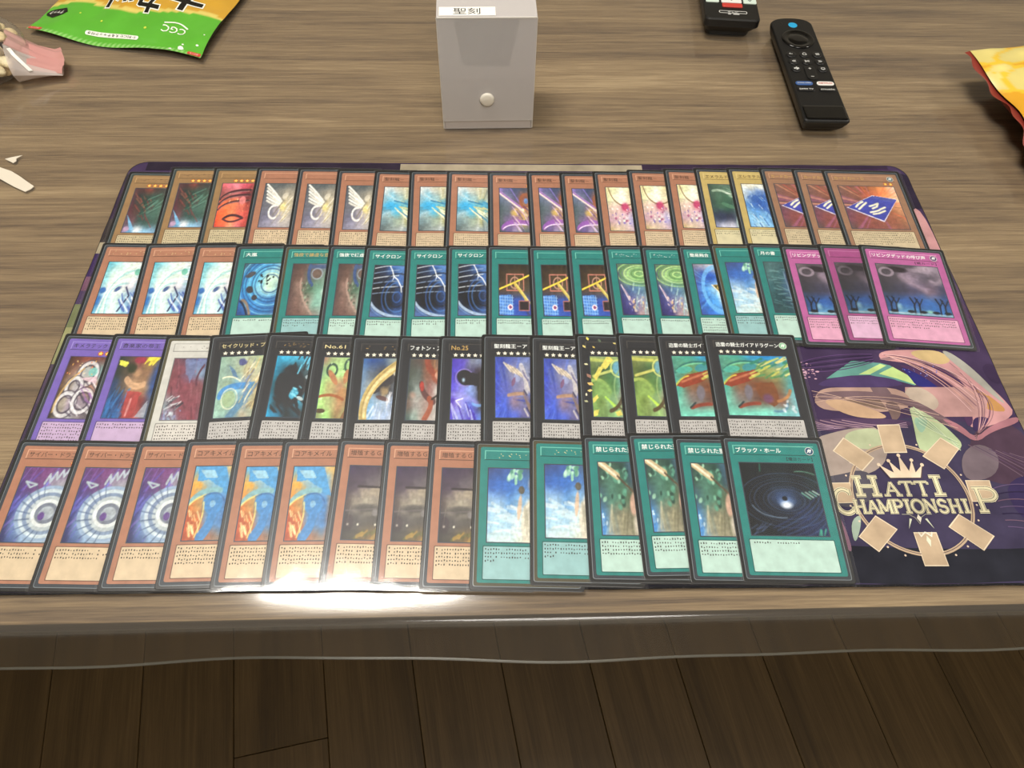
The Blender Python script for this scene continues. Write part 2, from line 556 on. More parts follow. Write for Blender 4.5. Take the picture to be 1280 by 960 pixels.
# lower dark field, then the swirls of the printed picture from the back to the front
ink([(440, 1), (626, 1), (626, 100), (560, 108), (470, 100)], '3d3750', False)
ink([(440, 1), (626, 1), (626, 22), (560, 20), (440, 26)], '25262f')
ink([(.9, .9), (490, .9), (490, 7), (.9, 7)], '1d1c24', False)
ink([(590, 100), (626, 106), (626, 60), (580, 62)], '4a3848')
ink([(597, 62), (626, 70), (626, 30), (600, 36)], '352c50')
ink([(509, 137.5), (530, 152), (549, 150), (555, 148), (565.5, 138.4), (567, 132), (556, 136), (539, 140.4), (526, 140)], '5e9088', False)
ink([(531.8, 140.9), (548.6, 149.4), (552.4, 147.9), (539.4, 140.9)], 'b3cc86', False)
ink([(545.4, 141.4), (556.4, 146.9), (564.5, 140.3), (567.8, 132.5), (556.8, 137.4)], 'b3cc86', False, False)
ink([(507, 136.5), (521, 139.5), (539, 140.4), (558, 136.4), (559, 130.7), (500, 130.9)], '493a62')
ink([(561.6, 147.4), (573, 144), (583, 135.4), (590, 130), (568, 130), (565, 140)], '2d2c6e')
ink([(548.7, 153), (551.5, 160), (574, 161), (593, 160), (603, 150), (612, 138.3), (622, 122), (626, 108), (590.5, 97), (593, 113), (592, 126), (586, 140), (574, 149), (560, 151)], 'b98a8c')
ink([(570, 160), (592, 161), (599, 152), (590, 148), (577, 152)], 'bba377')
ink([(548, 153.6), (566, 156.5), (586, 150), (598, 140), (597, 136), (584, 146), (566, 153.5), (552, 152)], '8d6f74')
ink([(558, 149), (577, 146.5), (588, 136.5), (597, 124), (597, 106), (590.4, 99), (591, 113), (585, 127), (573, 141)], '4d3454')
ink([(573, 150.6), (587, 147.6), (597, 139.3), (603, 124), (596, 134), (586, 144)], '4d3454', True, False)
ink([(588, 141), (598, 131), (600, 118), (596, 128)], 'c49494')
ink([(592.9, 159.6), (598.2, 160), (608, 149), (616, 134), (624, 112), (604, 142)], '9c9a92')
ink([(616, 146), (622, 150), (626, 148), (626, 132), (618, 135)], '3a2c48')
ink([(604, 130), (612, 126), (622, 112), (612, 112), (604, 116)], 'b18452')
ink([(559.7, 130.7), (600, 130.7), (612, 122), (604, 108.3), (573.7, 108.2), (556.6, 120.9)], 'b18a88', False)
ink([(559.7, 130.7), (572, 130.7), (580, 119), (571, 111), (556.6, 120.9)], 'b0a092')
ink([(496, 118), (500, 127), (508, 130.6), (523, 130.6), (559.7, 130.5), (560, 112), (505, 112)], 'a88b80')
ink([(536.4, 130.6), (547.2, 130.6), (549.1, 125.7), (537.5, 125.8)], '6e5a60', False)
ink([(516.5, 121.3), (540.2, 121.0), (542.9, 113.4), (535.0, 114.4)], '786458', False)
ink([(542.0, 120.0), (551.3, 119.1), (551, 109.7), (543.4, 103.7), (543.8, 109.7)], '705c5a')
ink([(502.5, 121.1), (516.6, 121.5), (534.7, 113.5), (542.7, 107.4), (529.8, 107.0), (517.5, 109.0), (506.8, 115.4)], 'b99a7e')
ink([(498, 126), (518, 128.3), (541.6, 127), (556.4, 123.8), (568.2, 117), (577.6, 108.5), (590, 98), (586, 95), (574.7, 104.1), (565.2, 112), (552.8, 119), (537.2, 121.9), (516.8, 122.5), (502, 120)], '6f5a60')
ink([(488, 106.5), (520, 107.4), (541, 107), (556, 105), (554, 101), (533, 101.5), (518, 98), (503, 97), (489, 101)], '4d3b56')
for k in range(4):
    P.line(Q([(490 + 7 * k, 106), (500 + 8 * k, 102.6 + 0.2 * k), (514 + 8 * k, 100.4 + .4 * k)]), 0.0006, '9b7f8c', ZL * (lay[0] + 1))
lay[0] += 1
ink([(557.5, 118), (572, 107), (579, 96.8), (584, 86), (565, 78), (553, 82), (556.8, 106)], 'a9b892')
ink([(557, 108.2), (568, 108.2), (562, 98), (558, 96)], '8fb09a')
ink([(486, 92), (510, 99), (524, 101), (534, 100.6), (534, 78), (515, 66), (484, 66)], '9e9088')
ink([(512, 98), (534, 101), (534, 88), (520, 84), (508, 90)], 'a8b090')
ink([(574, 108.2), (586, 103), (592.4, 92), (606, 102), (626, 109), (626, 104), (604, 97), (592, 89), (584, 97)], 'a06e78')
ink([(592.5, 96), (596, 108), (608, 108), (601, 101)], '3a2c50')
ink([(575, 62), (596, 66), (604, 82), (592, 90), (578, 80)], '6d6068')
ink([(486, 66), (500, 68), (516, 72), (524, 60), (505, 45), (486, 50)], '4f4c56')
ink([(497.7, 37.6), (505.6, 43), (503, 34), (496.4, 23)], '93a496')
ink([(488, 42), (493, 42), (495, 20), (491, 20)], '7d5c6e')
# fine brush lines that follow the swirls
def brush(pts, col, w=.5, n=10):
    (x0, y0), (x1, y1), (x2, y2) = pts
    P.line(Q([((1 - t) ** 2 * x0 + 2 * t * (1 - t) * x1 + t * t * x2, (1 - t) ** 2 * y0 + 2 * t * (1 - t) * y1 + t * t * y2) for t in [k / n for k in range(n + 1)]]), w * mm, col, ZL * (lay[0] + 1))
for k in range(7):
    brush([(552 + k, 157 - .5 * k), (590 - k, 156 - 2.2 * k), (612 - 2.5 * k, 124 - 2 * k)], ['d8b0b0', '7c5868', 'c89a90'][k % 3], .45 + .1 * (k % 3))
    brush([(596 + 2.2 * k, 150 - 4 * k), (614 + k, 128 - 3 * k), (592.5, 91 + k * .5)], ['8c6a70', 'c49a9a', '5c3c54'][k % 3], .4 + .15 * (k % 2))
    brush([(497, 119 + 1.5 * k), (530, 128 - k * 1.4), (566 + 3 * k, 119 - 3.2 * k)], ['c8a898', '8c7478', '5c4850'][k % 3], .35)
    brush([(489, 105 - 1.2 * k), (512, 96 + k), (552, 104 - .6 * k)], ['a88ca0', '3a2a48'][k % 2], .4)
    brush([(560, 116 - 2 * k), (572 - k, 98), (580, 84 + k)], ['c8d4b0', '8ca088'][k % 2], .4)
    brush([(590, 58 - 4 * k), (606, 64 - 5 * k), (625, 58 - 6 * k)], ['5c4c6c', '2c2440', '6c5468'][k % 3], .6)
    brush([(586 + 4 * k, 88 - k), (600 + 3 * k, 78), (612 + 2 * k, 66 + 2 * k)], ['6c5868', '58445c'][k % 2], .6)
    brush([(494, 150 - k), (512, 158 - 3 * k), (545, 157 - k)], ['5c4470', '2e2440'][k % 2], .5)
lay[0] += 2
rs = random.Random(9)
for k in range(85):                                  # splashes of pale ink
    a, r_ = rs.gauss(0, 1), rs.gauss(0, 1)
    s_ = abs(rs.gauss(0, .55)) + .2
    P.disc((494 + a * 4.2) * mm, (141 + r_ * 3.6 + a * .6) * mm, s_ * mm, 'c9a0b4', ZL * (lay[0] + 2), 5, s_ * .5 * mm)
for k in range(60):
    x, y = rs.uniform(561, 588), rs.uniform(132, 147)
    if (x - 561) / 27 + (147 - y) / 15 < 1.25 and y > 147 - (x - 558) * .62:
        P.disc(x * mm, y * mm, rs.uniform(.2, .55) * mm, '6c72b8', ZL * (lay[0] + 2), 5)
# coloured slivers of the print that show beside the cards along the left and far edges
for y0, y1, c in ((318, 331, '2c2430'), (282, 318, '35283c'), (258, 282, '3a3434'), (247, 258, '9a8f78'), (225, 247, '3a2a52'), (212, 225, '6d4c60'), (200, 212, '4a3c58'), (180, 200, '6a7050'), (150, 180, '8a8a62'), (120, 150, '4a3c50'), (60, 120, '3d3048'), (2, 60, '3a2a44')):
    ink([(1.2, y0), (14, y0), (14, y1), (1.2, y1)], c, False, False)
ink([(14, 336), (216, 336), (216, 345), (14, 345)], '2c2432', False)
ink([(408, 336), (612, 336), (612, 345), (408, 345)], '33273a', False)
ink([(215, 337), (410, 337), (410, 344.5), (215, 344.5)], '9c917c', False)
ink([(612, 296), (625.2, 296), (625.2, 334), (612, 340)], '2c2436', False)
ink([(560, 335), (590, 342), (612, 342), (622, 334), (612, 326)], '3a2844', True, True)
ink([(612, 290), (625, 300), (625, 220), (612, 220)], 'b98a8c', True, False)
ink([(616, 190), (625, 206), (625, 176), (618, 170)], '46344e')
ink([(618, 214), (625, 222), (625, 206), (619, 204)], '54405c', True, False)
sw = link('printed_swirls', P.mesh('printed_swirls'), mat, M['matprint'])
sw.location.z = MT + 0.00002
tag(sw, 'purple, peach and pale green swirls printed on the cloth')

# the printed event emblem
EZ = MT + 0.00002 + ZL * (lay[0] + 4)
E = Print()
PALE, PALE2 = 'c9b196', 'b49e86'
cxr, cyr, rr = 538.6, 52.6, 35.2
for w, c, r_ in ((2.2, PALE2, rr), (0.5, '6b5a56', rr - 0.2)):
    E.line([((cxr + r_ * math.cos(a)) * mm, (cyr + r_ * math.sin(a)) * mm) for a in [2 * math.pi * k / 64 for k in range(64)]], w * mm, c, 0.0 if w > 1 else ZL, True)
for k in range(24):
    a = 2 * math.pi * (k + 0.5) / 24
    E.disc((cxr + 38.3 * math.cos(a)) * mm, (cyr + 38.3 * math.sin(a)) * mm, 0.65 * mm, 'cdb9a6', 0, 7)
link('emblem_ring', E.mesh('emblem_ring'), mat, M['matprint']).location.z = EZ
quads = [[(532.4, 102.4), (547.0, 102.7), (545.8, 82.5), (531.2, 82.3)], [(570.2, 93.2), (579.4, 85.1), (565.1, 71.0), (554.4, 80.1)], [(508.5, 93.5), (524.0, 78.9), (514.2, 70.1), (499.4, 84.1)],
         [(490.5, 62.5), (504.6, 62.7), (504.0, 49.5), (490.0, 49.2)], [(575.2, 63.7), (590.3, 63.6), (589.0, 49.6), (574.6, 49.7)], [(513.7, 41.5), (524.3, 32.8), (509.4, 19.2), (500.1, 28.5)],
         [(532.9, 31.0), (546.5, 30.9), (547.0, 10.7), (533.1, 10.8)], [(563.5, 42.1), (579.9, 28.2), (570.5, 19.5), (554.7, 34.1)]]
for q in quads:
    E = Print()
    c0 = (sum(p[0] for p in q) / 4, sum(p[1] for p in q) / 4)
    E.poly(Q(q), 'd6c6ae', 0)
    E.poly(Q([(c0[0] + (p[0] - c0[0]) * .93, c0[1] + (p[1] - c0[1]) * .93) for p in q]), 'b8a288', ZL)
    link('printed_card_shape', E.mesh('printed_card_shape'), mat, M['matprint']).location.z = EZ + ZL * 2
E = Print()
crown = [(530.0, 65.6), (525.4, 74.4), (533.2, 69.0), (532.2, 77.1), (537.6, 70.0), (539.5, 80.7), (542.9, 70.0), (546.6, 77.4), (546.6, 69.0), (552.2, 74.2), (548.6, 65.6)]
E.poly(Q([(cxr + (p[0] - cxr) * 1.07, 71 + (p[1] - 71) * 1.12) for p in crown]), '4a4048', 0)
E.poly(Q(crown), 'd8c4ac', ZL)
for p in (crown[1], crown[3], crown[5], crown[7], crown[9]):
    E.disc(p[0] * mm, p[1] * mm, 1.2 * mm, 'd8c4ac', ZL * 2, 8)
link('printed_crown', E.mesh('printed_crown'), mat, M['matprint']).location.z = EZ + ZL * 5
E = Print()
for s_ in (-1, 1):
    E.poly(Q([(cxr + s_ * 7.5, 33), (cxr + s_ * 5.2, 39.5), (cxr + s_ * 3.9, 39.0)]), 'c8ccb8', 0)
    E.line(Q([(cxr, 36), (cxr + s_ * 1.8, 40), (cxr + s_ * 5, 42), (cxr + s_ * 9, 42)]), .0005, '8d8a84', 0)
    E.line(Q([(cxr + 1.2, 31), (cxr + 1.2 + s_ * 3, 28.5), (cxr + 1.2 + s_ * 4, 31)]), .0008, 'dcd6c6', ZL)
E.poly(Q([(cxr + .6, 42), (cxr + 2, 39.6), (cxr + .6, 37), (cxr - .8, 39.6)]), 'dcd6c6', ZL)
E.poly(Q([(cxr + 1.5, 29), (cxr + 3, 26), (cxr + 1.8, 22), (cxr + .4, 26)]), 'd0d2bc', ZL)
link('printed_ornament', E.mesh('printed_ornament'), mat, M['matprint']).location.z = EZ + ZL * 7

def serif_letter(ch):
    """Centre-line strokes of a slab-serif capital in a unit box, as (points, weight)."""
    def arc(cx, cy, rx, ry, a0, a1, n=12):
        return [(cx + rx * math.cos(math.radians(a0 + (a1 - a0) * k / n)), cy + ry * math.sin(math.radians(a0 + (a1 - a0) * k / n))) for k in range(n + 1)]
    foot = lambda x, y, w=.17: ([(x - w, y), (x + w, y)], .55)
    T_, B_ = .95, .05
    if ch == 'H': return [([(.22, B_), (.22, T_)], 1), ([(.78, B_), (.78, T_)], 1), ([(.22, .5), (.78, .5)], .6), foot(.22, B_), foot(.22, T_), foot(.78, B_), foot(.78, T_)]
    if ch == 'A': return [([(.18, B_), (.5, T_)], .6), ([(.5, T_), (.82, B_)], 1), ([(.3, .36), (.7, .36)], .5), foot(.18, B_), foot(.82, B_)]
    if ch == 'T': return [([(.5, B_), (.5, T_)], 1), ([(.1, T_), (.9, T_)], .6), ([(.1, T_), (.1, .76)], .5), ([(.9, T_), (.9, .76)], .5), foot(.5, B_)]
    if ch == 'I': return [([(.5, B_), (.5, T_)], 1.1), foot(.5, B_, .3), foot(.5, T_, .3)]
    if ch == 'C': return [(arc(.55, .5, .4, .45, 50, 310, 18), .9), ([(.82, .95), (.82, .72)], .5), ([(.84, .3), (.84, .1)], .4)]
    if ch == 'M': return [([(.16, B_), (.16, T_)], .7), ([(.84, B_), (.84, T_)], 1), ([(.16, T_), (.5, .15)], .9), ([(.5, .15), (.84, T_)], .6), foot(.16, B_, .13), foot(.84, B_, .13), foot(.12, T_, .1), foot(.88, T_, .1)]
    if ch == 'P': return [([(.24, B_), (.24, T_)], 1), ([(.24, T_), (.55, T_)], .6), (arc(.55, .71, .3, .24, 90, -90, 10), .8), ([(.55, .47), (.24, .47)], .6), foot(.24, B_), foot(.2, T_, .12)]
    if ch == 'O': return [(arc(.5, .5, .4, .45, 0, 360, 22), .9)]
    if ch == 'N': return [([(.2, B_), (.2, T_)], .6), ([(.2, T_), (.8, B_)], 1), ([(.8, B_), (.8, T_)], .6), foot(.2, B_, .14), foot(.16, T_, .12), foot(.8, T_, .14)]
    return [(arc(.5, .72, .3, .23, 30, 270, 12), .8), (arc(.5, .27, .32, .23, 90, -150, 12), .8), ([(.8, .92), (.8, .72)], .4), ([(.2, .3), (.2, .08)], .4)]
letters = [('H', 505, 53.6, 17.5, 13.2), ('A', 522.8, 53.6, 11.4, 9.6), ('T', 533.0, 53.6, 10, 9.6), ('T', 542.2, 53.6, 10, 9.6), ('I', 551.0, 53.7, 12, 13.2)]
letters += [('C', 490, 42.0, 14.5, 17.0)]
for k, ch in enumerate('HAMPIONSHI'):
    letters.append((ch, (502.2, 509.6, 516.8, 525.2, 531.4, 536.6, 544.2, 552.2, 559.2, 566.4)[k], 42.6, (8.0, 8.2, 9.0, 7.4, 6.4, 8.2, 8.6, 7.2, 8.0, 6.6)[k], 8.8))
letters += [('P', 575.5, 42.6, 17.5, 16.8)]
zl = EZ + ZL * 10
for n_, (ch, x, y, w, h) in enumerate(letters):
    E = Print()
    big = h > 11
    th = 1.7 if big else 1.15
    for lv, (extra, col) in enumerate(((1.5 if big else .95, 'd9d3b4'), (0.75 if big else 0.45, '4a4640'), (0.05 if big else -0.05, 'd2caa8'))):
        for pts, wt in serif_letter(ch):
            E.line([((x + a * w) * mm, (y + b * h) * mm) for a, b in pts], max(th * wt + extra, .3) * mm, col, lv * ZL * 2)
    link('printed_letter', E.mesh('printed_letter'), mat, M['matprint']).location.z = zl + (n_ % 3) * ZL * .3 + (ZL * 3 if big else 0)

# frayed fibres on the near edge of the cloth
v, f = [], []
rs = random.Random(2)
for k in range(900):
    x = rs.uniform(0.01, MW - 0.004)
    L_ = abs(rs.gauss(0, .0006)) + .0004
    a = rs.uniform(-1.2, 1.2)
    b = len(v)
    y, z = rs.uniform(-.0002, .0008), MT * rs.uniform(.9, 1.03)
    dx, dy = math.sin(a) * L_, -math.cos(a) * L_ * .6
    v += [(x, y, z), (x + .00011, y, z), (x + dx, y + dy, z + rs.uniform(-.0002, .0006))]
    f.append((b, b + 1, b + 2))
tag(link('frayed_fibres', mesh_pd('frayed_fibres', v, f), mat, M['fuzz']), kind='stuff')
# ------------------------------------------------------------------ the cards
class Pic:
    """A small painting on a grid of points: colour fields, strokes and blots, kept as vertex colours."""
    def __init__(self, seed, n=90):
        self.n = n
        g = (np.arange(n) + 0.5) / n
        self.u, self.v = np.meshgrid(g, g)
        self.r = np.random.RandomState(seed)
        self.img = np.zeros((n, n, 3))
    def _lerp(self, G, u, v):
        h, w = G.shape[:2]
        x, y = np.clip(u, 0, 1) * (w - 1), np.clip(v, 0, 1) * (h - 1)
        x0, y0 = np.minimum(x.astype(int), w - 2), np.minimum(y.astype(int), h - 2)
        fx, fy = x - x0, y - y0
        fx, fy = fx * fx * (3 - 2 * fx), fy * fy * (3 - 2 * fy)
        if G.ndim == 3: fx, fy = fx[..., None], fy[..., None]
        return (G[y0, x0] * (1 - fx) + G[y0, x0 + 1] * fx) * (1 - fy) + (G[y0 + 1, x0] * (1 - fx) + G[y0 + 1, x0 + 1] * fx) * fy
    def noise(self, fu, fv=None, octaves=3):
        fv = fv or fu
        out, amp, tot = 0, 1.0, 0
        for o in range(octaves):
            G = self.r.rand(max(2, int(fv * 2 ** o) + 1), max(2, int(fu * 2 ** o) + 1)) - .5
            out = out + amp * self._lerp(G, self.u, self.v); tot += amp; amp *= .55
        return out / tot * 2
    def grid(self, rows, umax=1.0, warp=0.06, mottle=0.05):
        G = np.array([[hexc(h) for h in r.split()] for r in rows])
        du, dv = self.noise(5) * warp, self.noise(5) * warp
        self.img = self._lerp(G, (self.u + du) / umax, self.v + dv)
        self.img = self.img * (1 + mottle * 2 * self.noise(14)[..., None])
        return self
    def put(self, mask, col, a=1.0):
        m = np.clip(mask, 0, 1)[..., None] * a
        self.img = self.img * (1 - m) + np.array(hexc(col)) * m
        return self
    def seg_d(self, pts):
        d = np.full(self.u.shape, 9.0)
        for (x0, y0), (x1, y1) in zip(pts[:-1], pts[1:]):
            dx, dy = x1 - x0, y1 - y0
            t = np.clip(((self.u - x0) * dx + (self.v - y0) * dy) / (dx * dx + dy * dy + 1e-9), 0, 1)
            d = np.minimum(d, np.hypot(self.u - x0 - t * dx, self.v - y0 - t * dy))
        return d
    def line(self, pts, w, col, a=1.0, soft=.010):
        return self.put((w / 2 + soft - self.seg_d(pts)) / soft / 1.5, col, a)
    def curve(self, p0, p1, p2, w, col, a=1.0, soft=.010):
        t = np.linspace(0, 1, 10)
        return self.line([((1 - k) ** 2 * p0[0] + 2 * k * (1 - k) * p1[0] + k * k * p2[0], (1 - k) ** 2 * p0[1] + 2 * k * (1 - k) * p1[1] + k * k * p2[1]) for k in t], w, col, a, soft)
    def ell(self, cx, cy, rx, ry, col, a=1.0, rot=0.0, soft=.15, rough=0.0):
        c, s = math.cos(rot), math.sin(rot)
        x, y = self.u - cx, self.v - cy
        d = np.hypot((c * x + s * y) / rx, (-s * x + c * y) / ry)
        if rough: d = d + rough * self.noise(9)
        return self.put((1 - d) / soft, col, a)
    def ring(self, cx, cy, r, w, col, a=1.0, sq=1.0, soft=.012):
        d = np.abs(np.hypot(self.u - cx, (self.v - cy) / sq) - r)
        return self.put((w / 2 + soft - d) / soft / 1.5, col, a)
    def poly(self, pts, col, a=1.0, rough=0.0):
        x, y = self.u, self.v
        if rough: x, y = x + rough * self.noise(10), y + rough * self.noise(10)
        ins = np.zeros(self.u.shape, bool)
        n = len(pts)
        for i in range(n):
            (x0, y0), (x1, y1) = pts[i], pts[(i + 1) % n]
            if y0 == y1: continue
            ins ^= ((y0 > y) != (y1 > y)) & (x < (x1 - x0) * (y - y0) / (y1 - y0) + x0)
        return self.put(ins.astype(float), col, a)
    def rays(self, cx, cy, n, cols, a=.6, w=.25, r0=.05):
        th = np.arctan2(self.v - cy, self.u - cx); rr = np.hypot(self.u - cx, self.v - cy)
        for k in range(n):
            t = self.r.uniform(-math.pi, math.pi); ww = self.r.uniform(.25, 1) * w
            d = np.abs((th - t + math.pi) % (2 * math.pi) - math.pi)
            self.put(np.clip(1 - d / ww, 0, 1) * np.clip((rr - r0) * 8, 0, 1), cols[k % len(cols)], a)
        return self
    def streaks(self, n, ang, cols, a=.7, lw=(.008, .03), ln=(.1, .4), box=(0, 1, 0, 1)):
        for k in range(n):
            x, y = self.r.uniform(box[0], box[1]), self.r.uniform(box[2], box[3])
            t = ang + self.r.normal(0, .15); l = self.r.uniform(*ln)
            self.line([(x, y), (x + l * math.cos(t), y + l * math.sin(t))], self.r.uniform(*lw), cols[k % len(cols)], a)
        return self
    def blots(self, n, cols, size=(.01, .03), a=.8, box=(0, 1, 0, 1)):
        for k in range(n):
            self.ell(self.r.uniform(box[0], box[1]), self.r.uniform(box[2], box[3]), self.r.uniform(*size), self.r.uniform(*size), cols[k % len(cols)], a, self.r.uniform(0, 3), .5)
        return self
    def arcs(self, cx, cy, r0, r1, n, cols, w=.02, a=.8, sq=1.0, u_to=None):
        for k in range(n):
            self.ring(cx, cy, r0 + (r1 - r0) * k / max(1, n - 1), w, cols[k % len(cols)], a, sq)
        return self

def art_bramble(p):      # dark green and rust over a pale blue foot
    p.grid(['5a3a3e 4a3032 7a3c36 4a3836 3a3a38', '4e303a 2a3634 2a4038 36524a 3c5448', '5a303a 4a3634 2a463e 46645c 486a5e', '5c4858 6c4a52 324c48 385650 3c5a52', '8a7a9a 6aa2cc b8d2e8 90c0e0 80a8c8'], .75, .05)
    p.streaks(16, .8, ['8a3e3a', '6b2f34', '9a5a48'], .6, box=(0, .5, .05, .65)); p.streaks(14, -.5, ['5e8a7a', '27403a', '48705f'], .7, box=(.25, .7, .25, .65))
    p.poly([(0.02, .62), (.1, .7), (.3, .93), (.2, .97)], '7ab4dc'); p.ell(.38, .93, .16, .1, 'f0f4fa', .8, soft=.8); p.ell(.1, .92, .08, .06, 'c09ab8', .8)
def art_ember(p):        # ember red with dark bands
    p.grid(['e0686e e8788a f08a98 d85a70 c04a50', '8a4a48 a05a58 c07070 903a44 6a2c30', 'd86a50 f0784c e88058 d06a58 a04038', 'e85a34 ff6e3c f88a5c e86a5c c04a44', 'd84a34 f06848 ffa078 f07a80 b04038'], .8, .07)
    for k, (y, w) in enumerate(((.16, .05), (.27, .045), (.4, .03))): p.curve((0.02, y + .22), (.18, y - .02), (.8, y), w, '4a2a30'); p.curve((0.05, y + .2), (.22, y + .02), (.75, y + .03), .012, '9a6a6c')
    p.curve((.2, .82), (.4, .66), (.7, .8), .05, '4a2a30'); p.curve((.2, .82), (.4, .95), (.7, .8), .035, '5a3034'); p.blots(14, ['ffd0a8', 'ff9a70'], (.01, .03), .7); p.ell(.62, .4, .09, .1, 'e88a88', .9)
def art_quill(p):        # white fan of strokes over storm grey
    p.grid(['4c5258 5c6466 50585c 6a6e6c 70726e', '5a6068 6c7074 8a8880 b0a898 a8a090', '6a6c78 70727c 9a948a d0c49c b8b0a0', '6c6a7c 74748a a49ea8 c8c0b0 b0aaa4', '7e7c92 9896ac aca8b8 b8b2b4 aaa6a8'], .85, .06)
    for k in range(6): p.curve((.06 + .01 * k, .03 + .075 * k), (.3, .2 + .06 * k), (.56, .48 + .01 * k), .04, ['fbfaf2', 'e8e6dc'][k % 2], .95)
    p.ell(.56, .54, .12, .13, 'e8d890', .9, soft=.6); p.ell(.6, .3, .1, .09, 'd8d2c0', .8); p.ring(.34, .66, .13, .04, 'f4f2ee', .9, 1.1); p.ell(.4, .62, .08, .1, 'a8a0ac', .9); p.streaks(16, 2.2, ['f0ece0', 'c8b888', '8a8478'], .7, box=(.45, .8, .2, .8))
def art_gust(p):         # cyan gust over grey rays
    p.grid(['cfd6d6 d8dcda c8c8b8 d0c8a0 c0c4b0', '9ac0d0 8ac8e0 a0c4c8 b8b890 a8b8b0', '58b4dc 48b4e8 5ab8d8 c8cc90 58a8c0', '7a98a0 90a8a8 98a898 b0b080 6890a0', '58686c 7a8a8a a0acac 90a0a8 607078'], .9, .08)
    p.rays(.62, .45, 16, ['e4eaea', '4a5a60', 'b8c8cc'], .45, .2); p.ell(.3, .45, .34, .12, '3cb0e8', .85, .15, .6, .3); p.ell(.75, .42, .25, .16, '3a9cd0', .8, .3, .6, .3)
    p.streaks(22, .5, ['e8d890', 'f8f4d8', '2a80b0'], .8, box=(.3, .85, .3, .65))
def art_violet_dart(p):  # violet and gold diagonal over night blue
    p.grid(['8a78c0 5a5a88 3c4868 3c4a60 504a58', '5a6880 7a84a0 5a5a78 8a5a50 a0684c', '4a5a60 606c78 806a80 b88a60 b07858', '5a6468 786890 9a6aa0 c8b070 8a6888', '4a5660 6a5a90 8a80a0 5c6a78 4c5a68'], .85, .05)
    p.line([(.0, .1), (.62, .5)], .075, 'f0dcd8'); p.line([(.0, .08), (.6, .46)], .03, '9a6cc0'); p.line([(.3, .0), (.6, .42)], .02, '8a7ad0', .8)
    p.ring(.72, .3, .15, .07, '9a5a3c', .9); p.ell(.72, .3, .06, .07, '6a8ac0'); p.ell(.42, .58, .13, .13, 'e0c060', .8, soft=.7, rough=.5); p.curve((.08, .92), (.2, .72), (.75, .8), .1, '9a60b8', .9); p.curve((.08, .94), (.22, .8), (.75, .84), .02, 'ecd8f4')
    p.streaks(18, .9, ['e8d8a0', '5a3a7a', 'd8c0e8'], .7, box=(.3, .8, .4, .85))
def art_bloom(p):        # pale cream with a rose knot
    p.grid(['d8cc98 e8e8b8 f4f4d8 e4d8a8 d0c090', 'd8d8a8 f0f4d0 fcfcec f0e4c0 d8c898', 'd0b8a8 e0c4b8 d898a8 e4c8b8 d0b0a0', 'c8a0b0 d0b4bc e0d0d8 a8a0d0 b0a0b8', 'c8b078 d8c4a0 d8c0b8 c0a8b8 c0a888'], .9, .06)
    p.curve((.08, .02), (.15, .38), (.42, .42), .025, '8a6a48', .9); p.curve((.95, .05), (.85, .38), (.55, .42), .025, '8a6a48', .9)
    p.ell(.48, .46, .14, .12, 'b83a68', .9, soft=.5, rough=.3); p.blots(40, ['f8f4f8', '7a6ac0', 'e0a0b0', '9a4a78', 'fff8e0'], (.012, .045), .8, (.1, .9, .5, .85))
def art_moss_cave(p):    # deep green dark
    p.grid(['40584c 4a6454 5a7466 4a6456 3a5044', '3a5246 486a58 406a54 4c705e 3a5648', '34504a 3e6450 2f5a4a 3a5c50 3a5a4c', '2e3a50 2c3654 2a3048 4a5a6c 5a6e70', '8a90b0 c8cce0 d8d8e8 7a88a0 6a7c88'], .9, .05)
    p.curve((.1, .16), (.4, .1), (.6, .28), .05, 'a8c0a8', .8); p.streaks(14, .3, ['dce8dc', '8aa890'], .7, box=(.2, .7, .08, .3)); p.curve((.62, 1.0), (.58, .8), (.75, .6), .06, 'b8d0c8', .8); p.ell(.45, .5, .2, .05, '5a8a6c', .7, .3)
def art_surf(p):         # blue surge under a pale sky
    p.grid(['f0f0dc f4f0dc f0f0e0 d8e0e0 c8d8e0', 'c8d8e4 8aa8d0 5a80c0 8098c8 98b8d8', '5a90d0 3c6cb8 3058a8 4068b0 6a98d0', '88c0e8 6aa8e0 78b4e8 5a90d0 78b0e0', '80b8e8 b0dcf4 98ccf0 7ab8e8 80b8e4'], .9, .06)
    p.ell(.42, .36, .3, .12, '2a58a8', .8, .1, .3, .5); p.streaks(34, .9, ['e4f4fc', 'a8d8f4', '2c60b0'], .75, (.01, .03), (.06, .2), box=(.05, .85, .3, .95)); p.streaks(10, 1.9, ['3c70c0'], .8, box=(.45, .9, .15, .5))
def art_tile_comet(p):   # a flying blue slab on a burst of red light
    p.grid(['7a5a50 8a5c4c a0603c e09058 f8d8c0', '7a5450 84564a c8684a f8905a f8c8a0', '6a4a5c 704c50 8a5648 b0704c d89a70', '7a4858 8a4c4a 8c5244 985c48 b07858', '5c4a4a 864a44 8a5048 8c5848 906450'], 1.0, .03)
    p.rays(.55, .45, 36, ['e06a48', '6a3c48', 'f8b080', 'b06a98'], .5, .07, .2)
    p.poly([(.03, .52), (.55, .22), (.97, .30), (.60, .84)], 'd8d0e0'); p.poly([(.05, .51), (.55, .235), (.96, .31), (.60, .81)], '4048a8'); p.poly([(.5, .27), (.6, .235), (.95, .31), (.86, .38)], '5058a4')
    for q in ([(.2, .5), (.26, .43), (.34, .38)], [(.24, .55), (.32, .47), (.4, .4)], [(.44, .48), (.52, .45), (.6, .41), (.56, .49), (.48, .53)], [(.42, .62), (.5, .6), (.58, .57)], [(.46, .66), (.56, .64), (.68, .58)], [(.6, .55), (.7, .5)]): p.line(q, .032, 'f0ecd0')
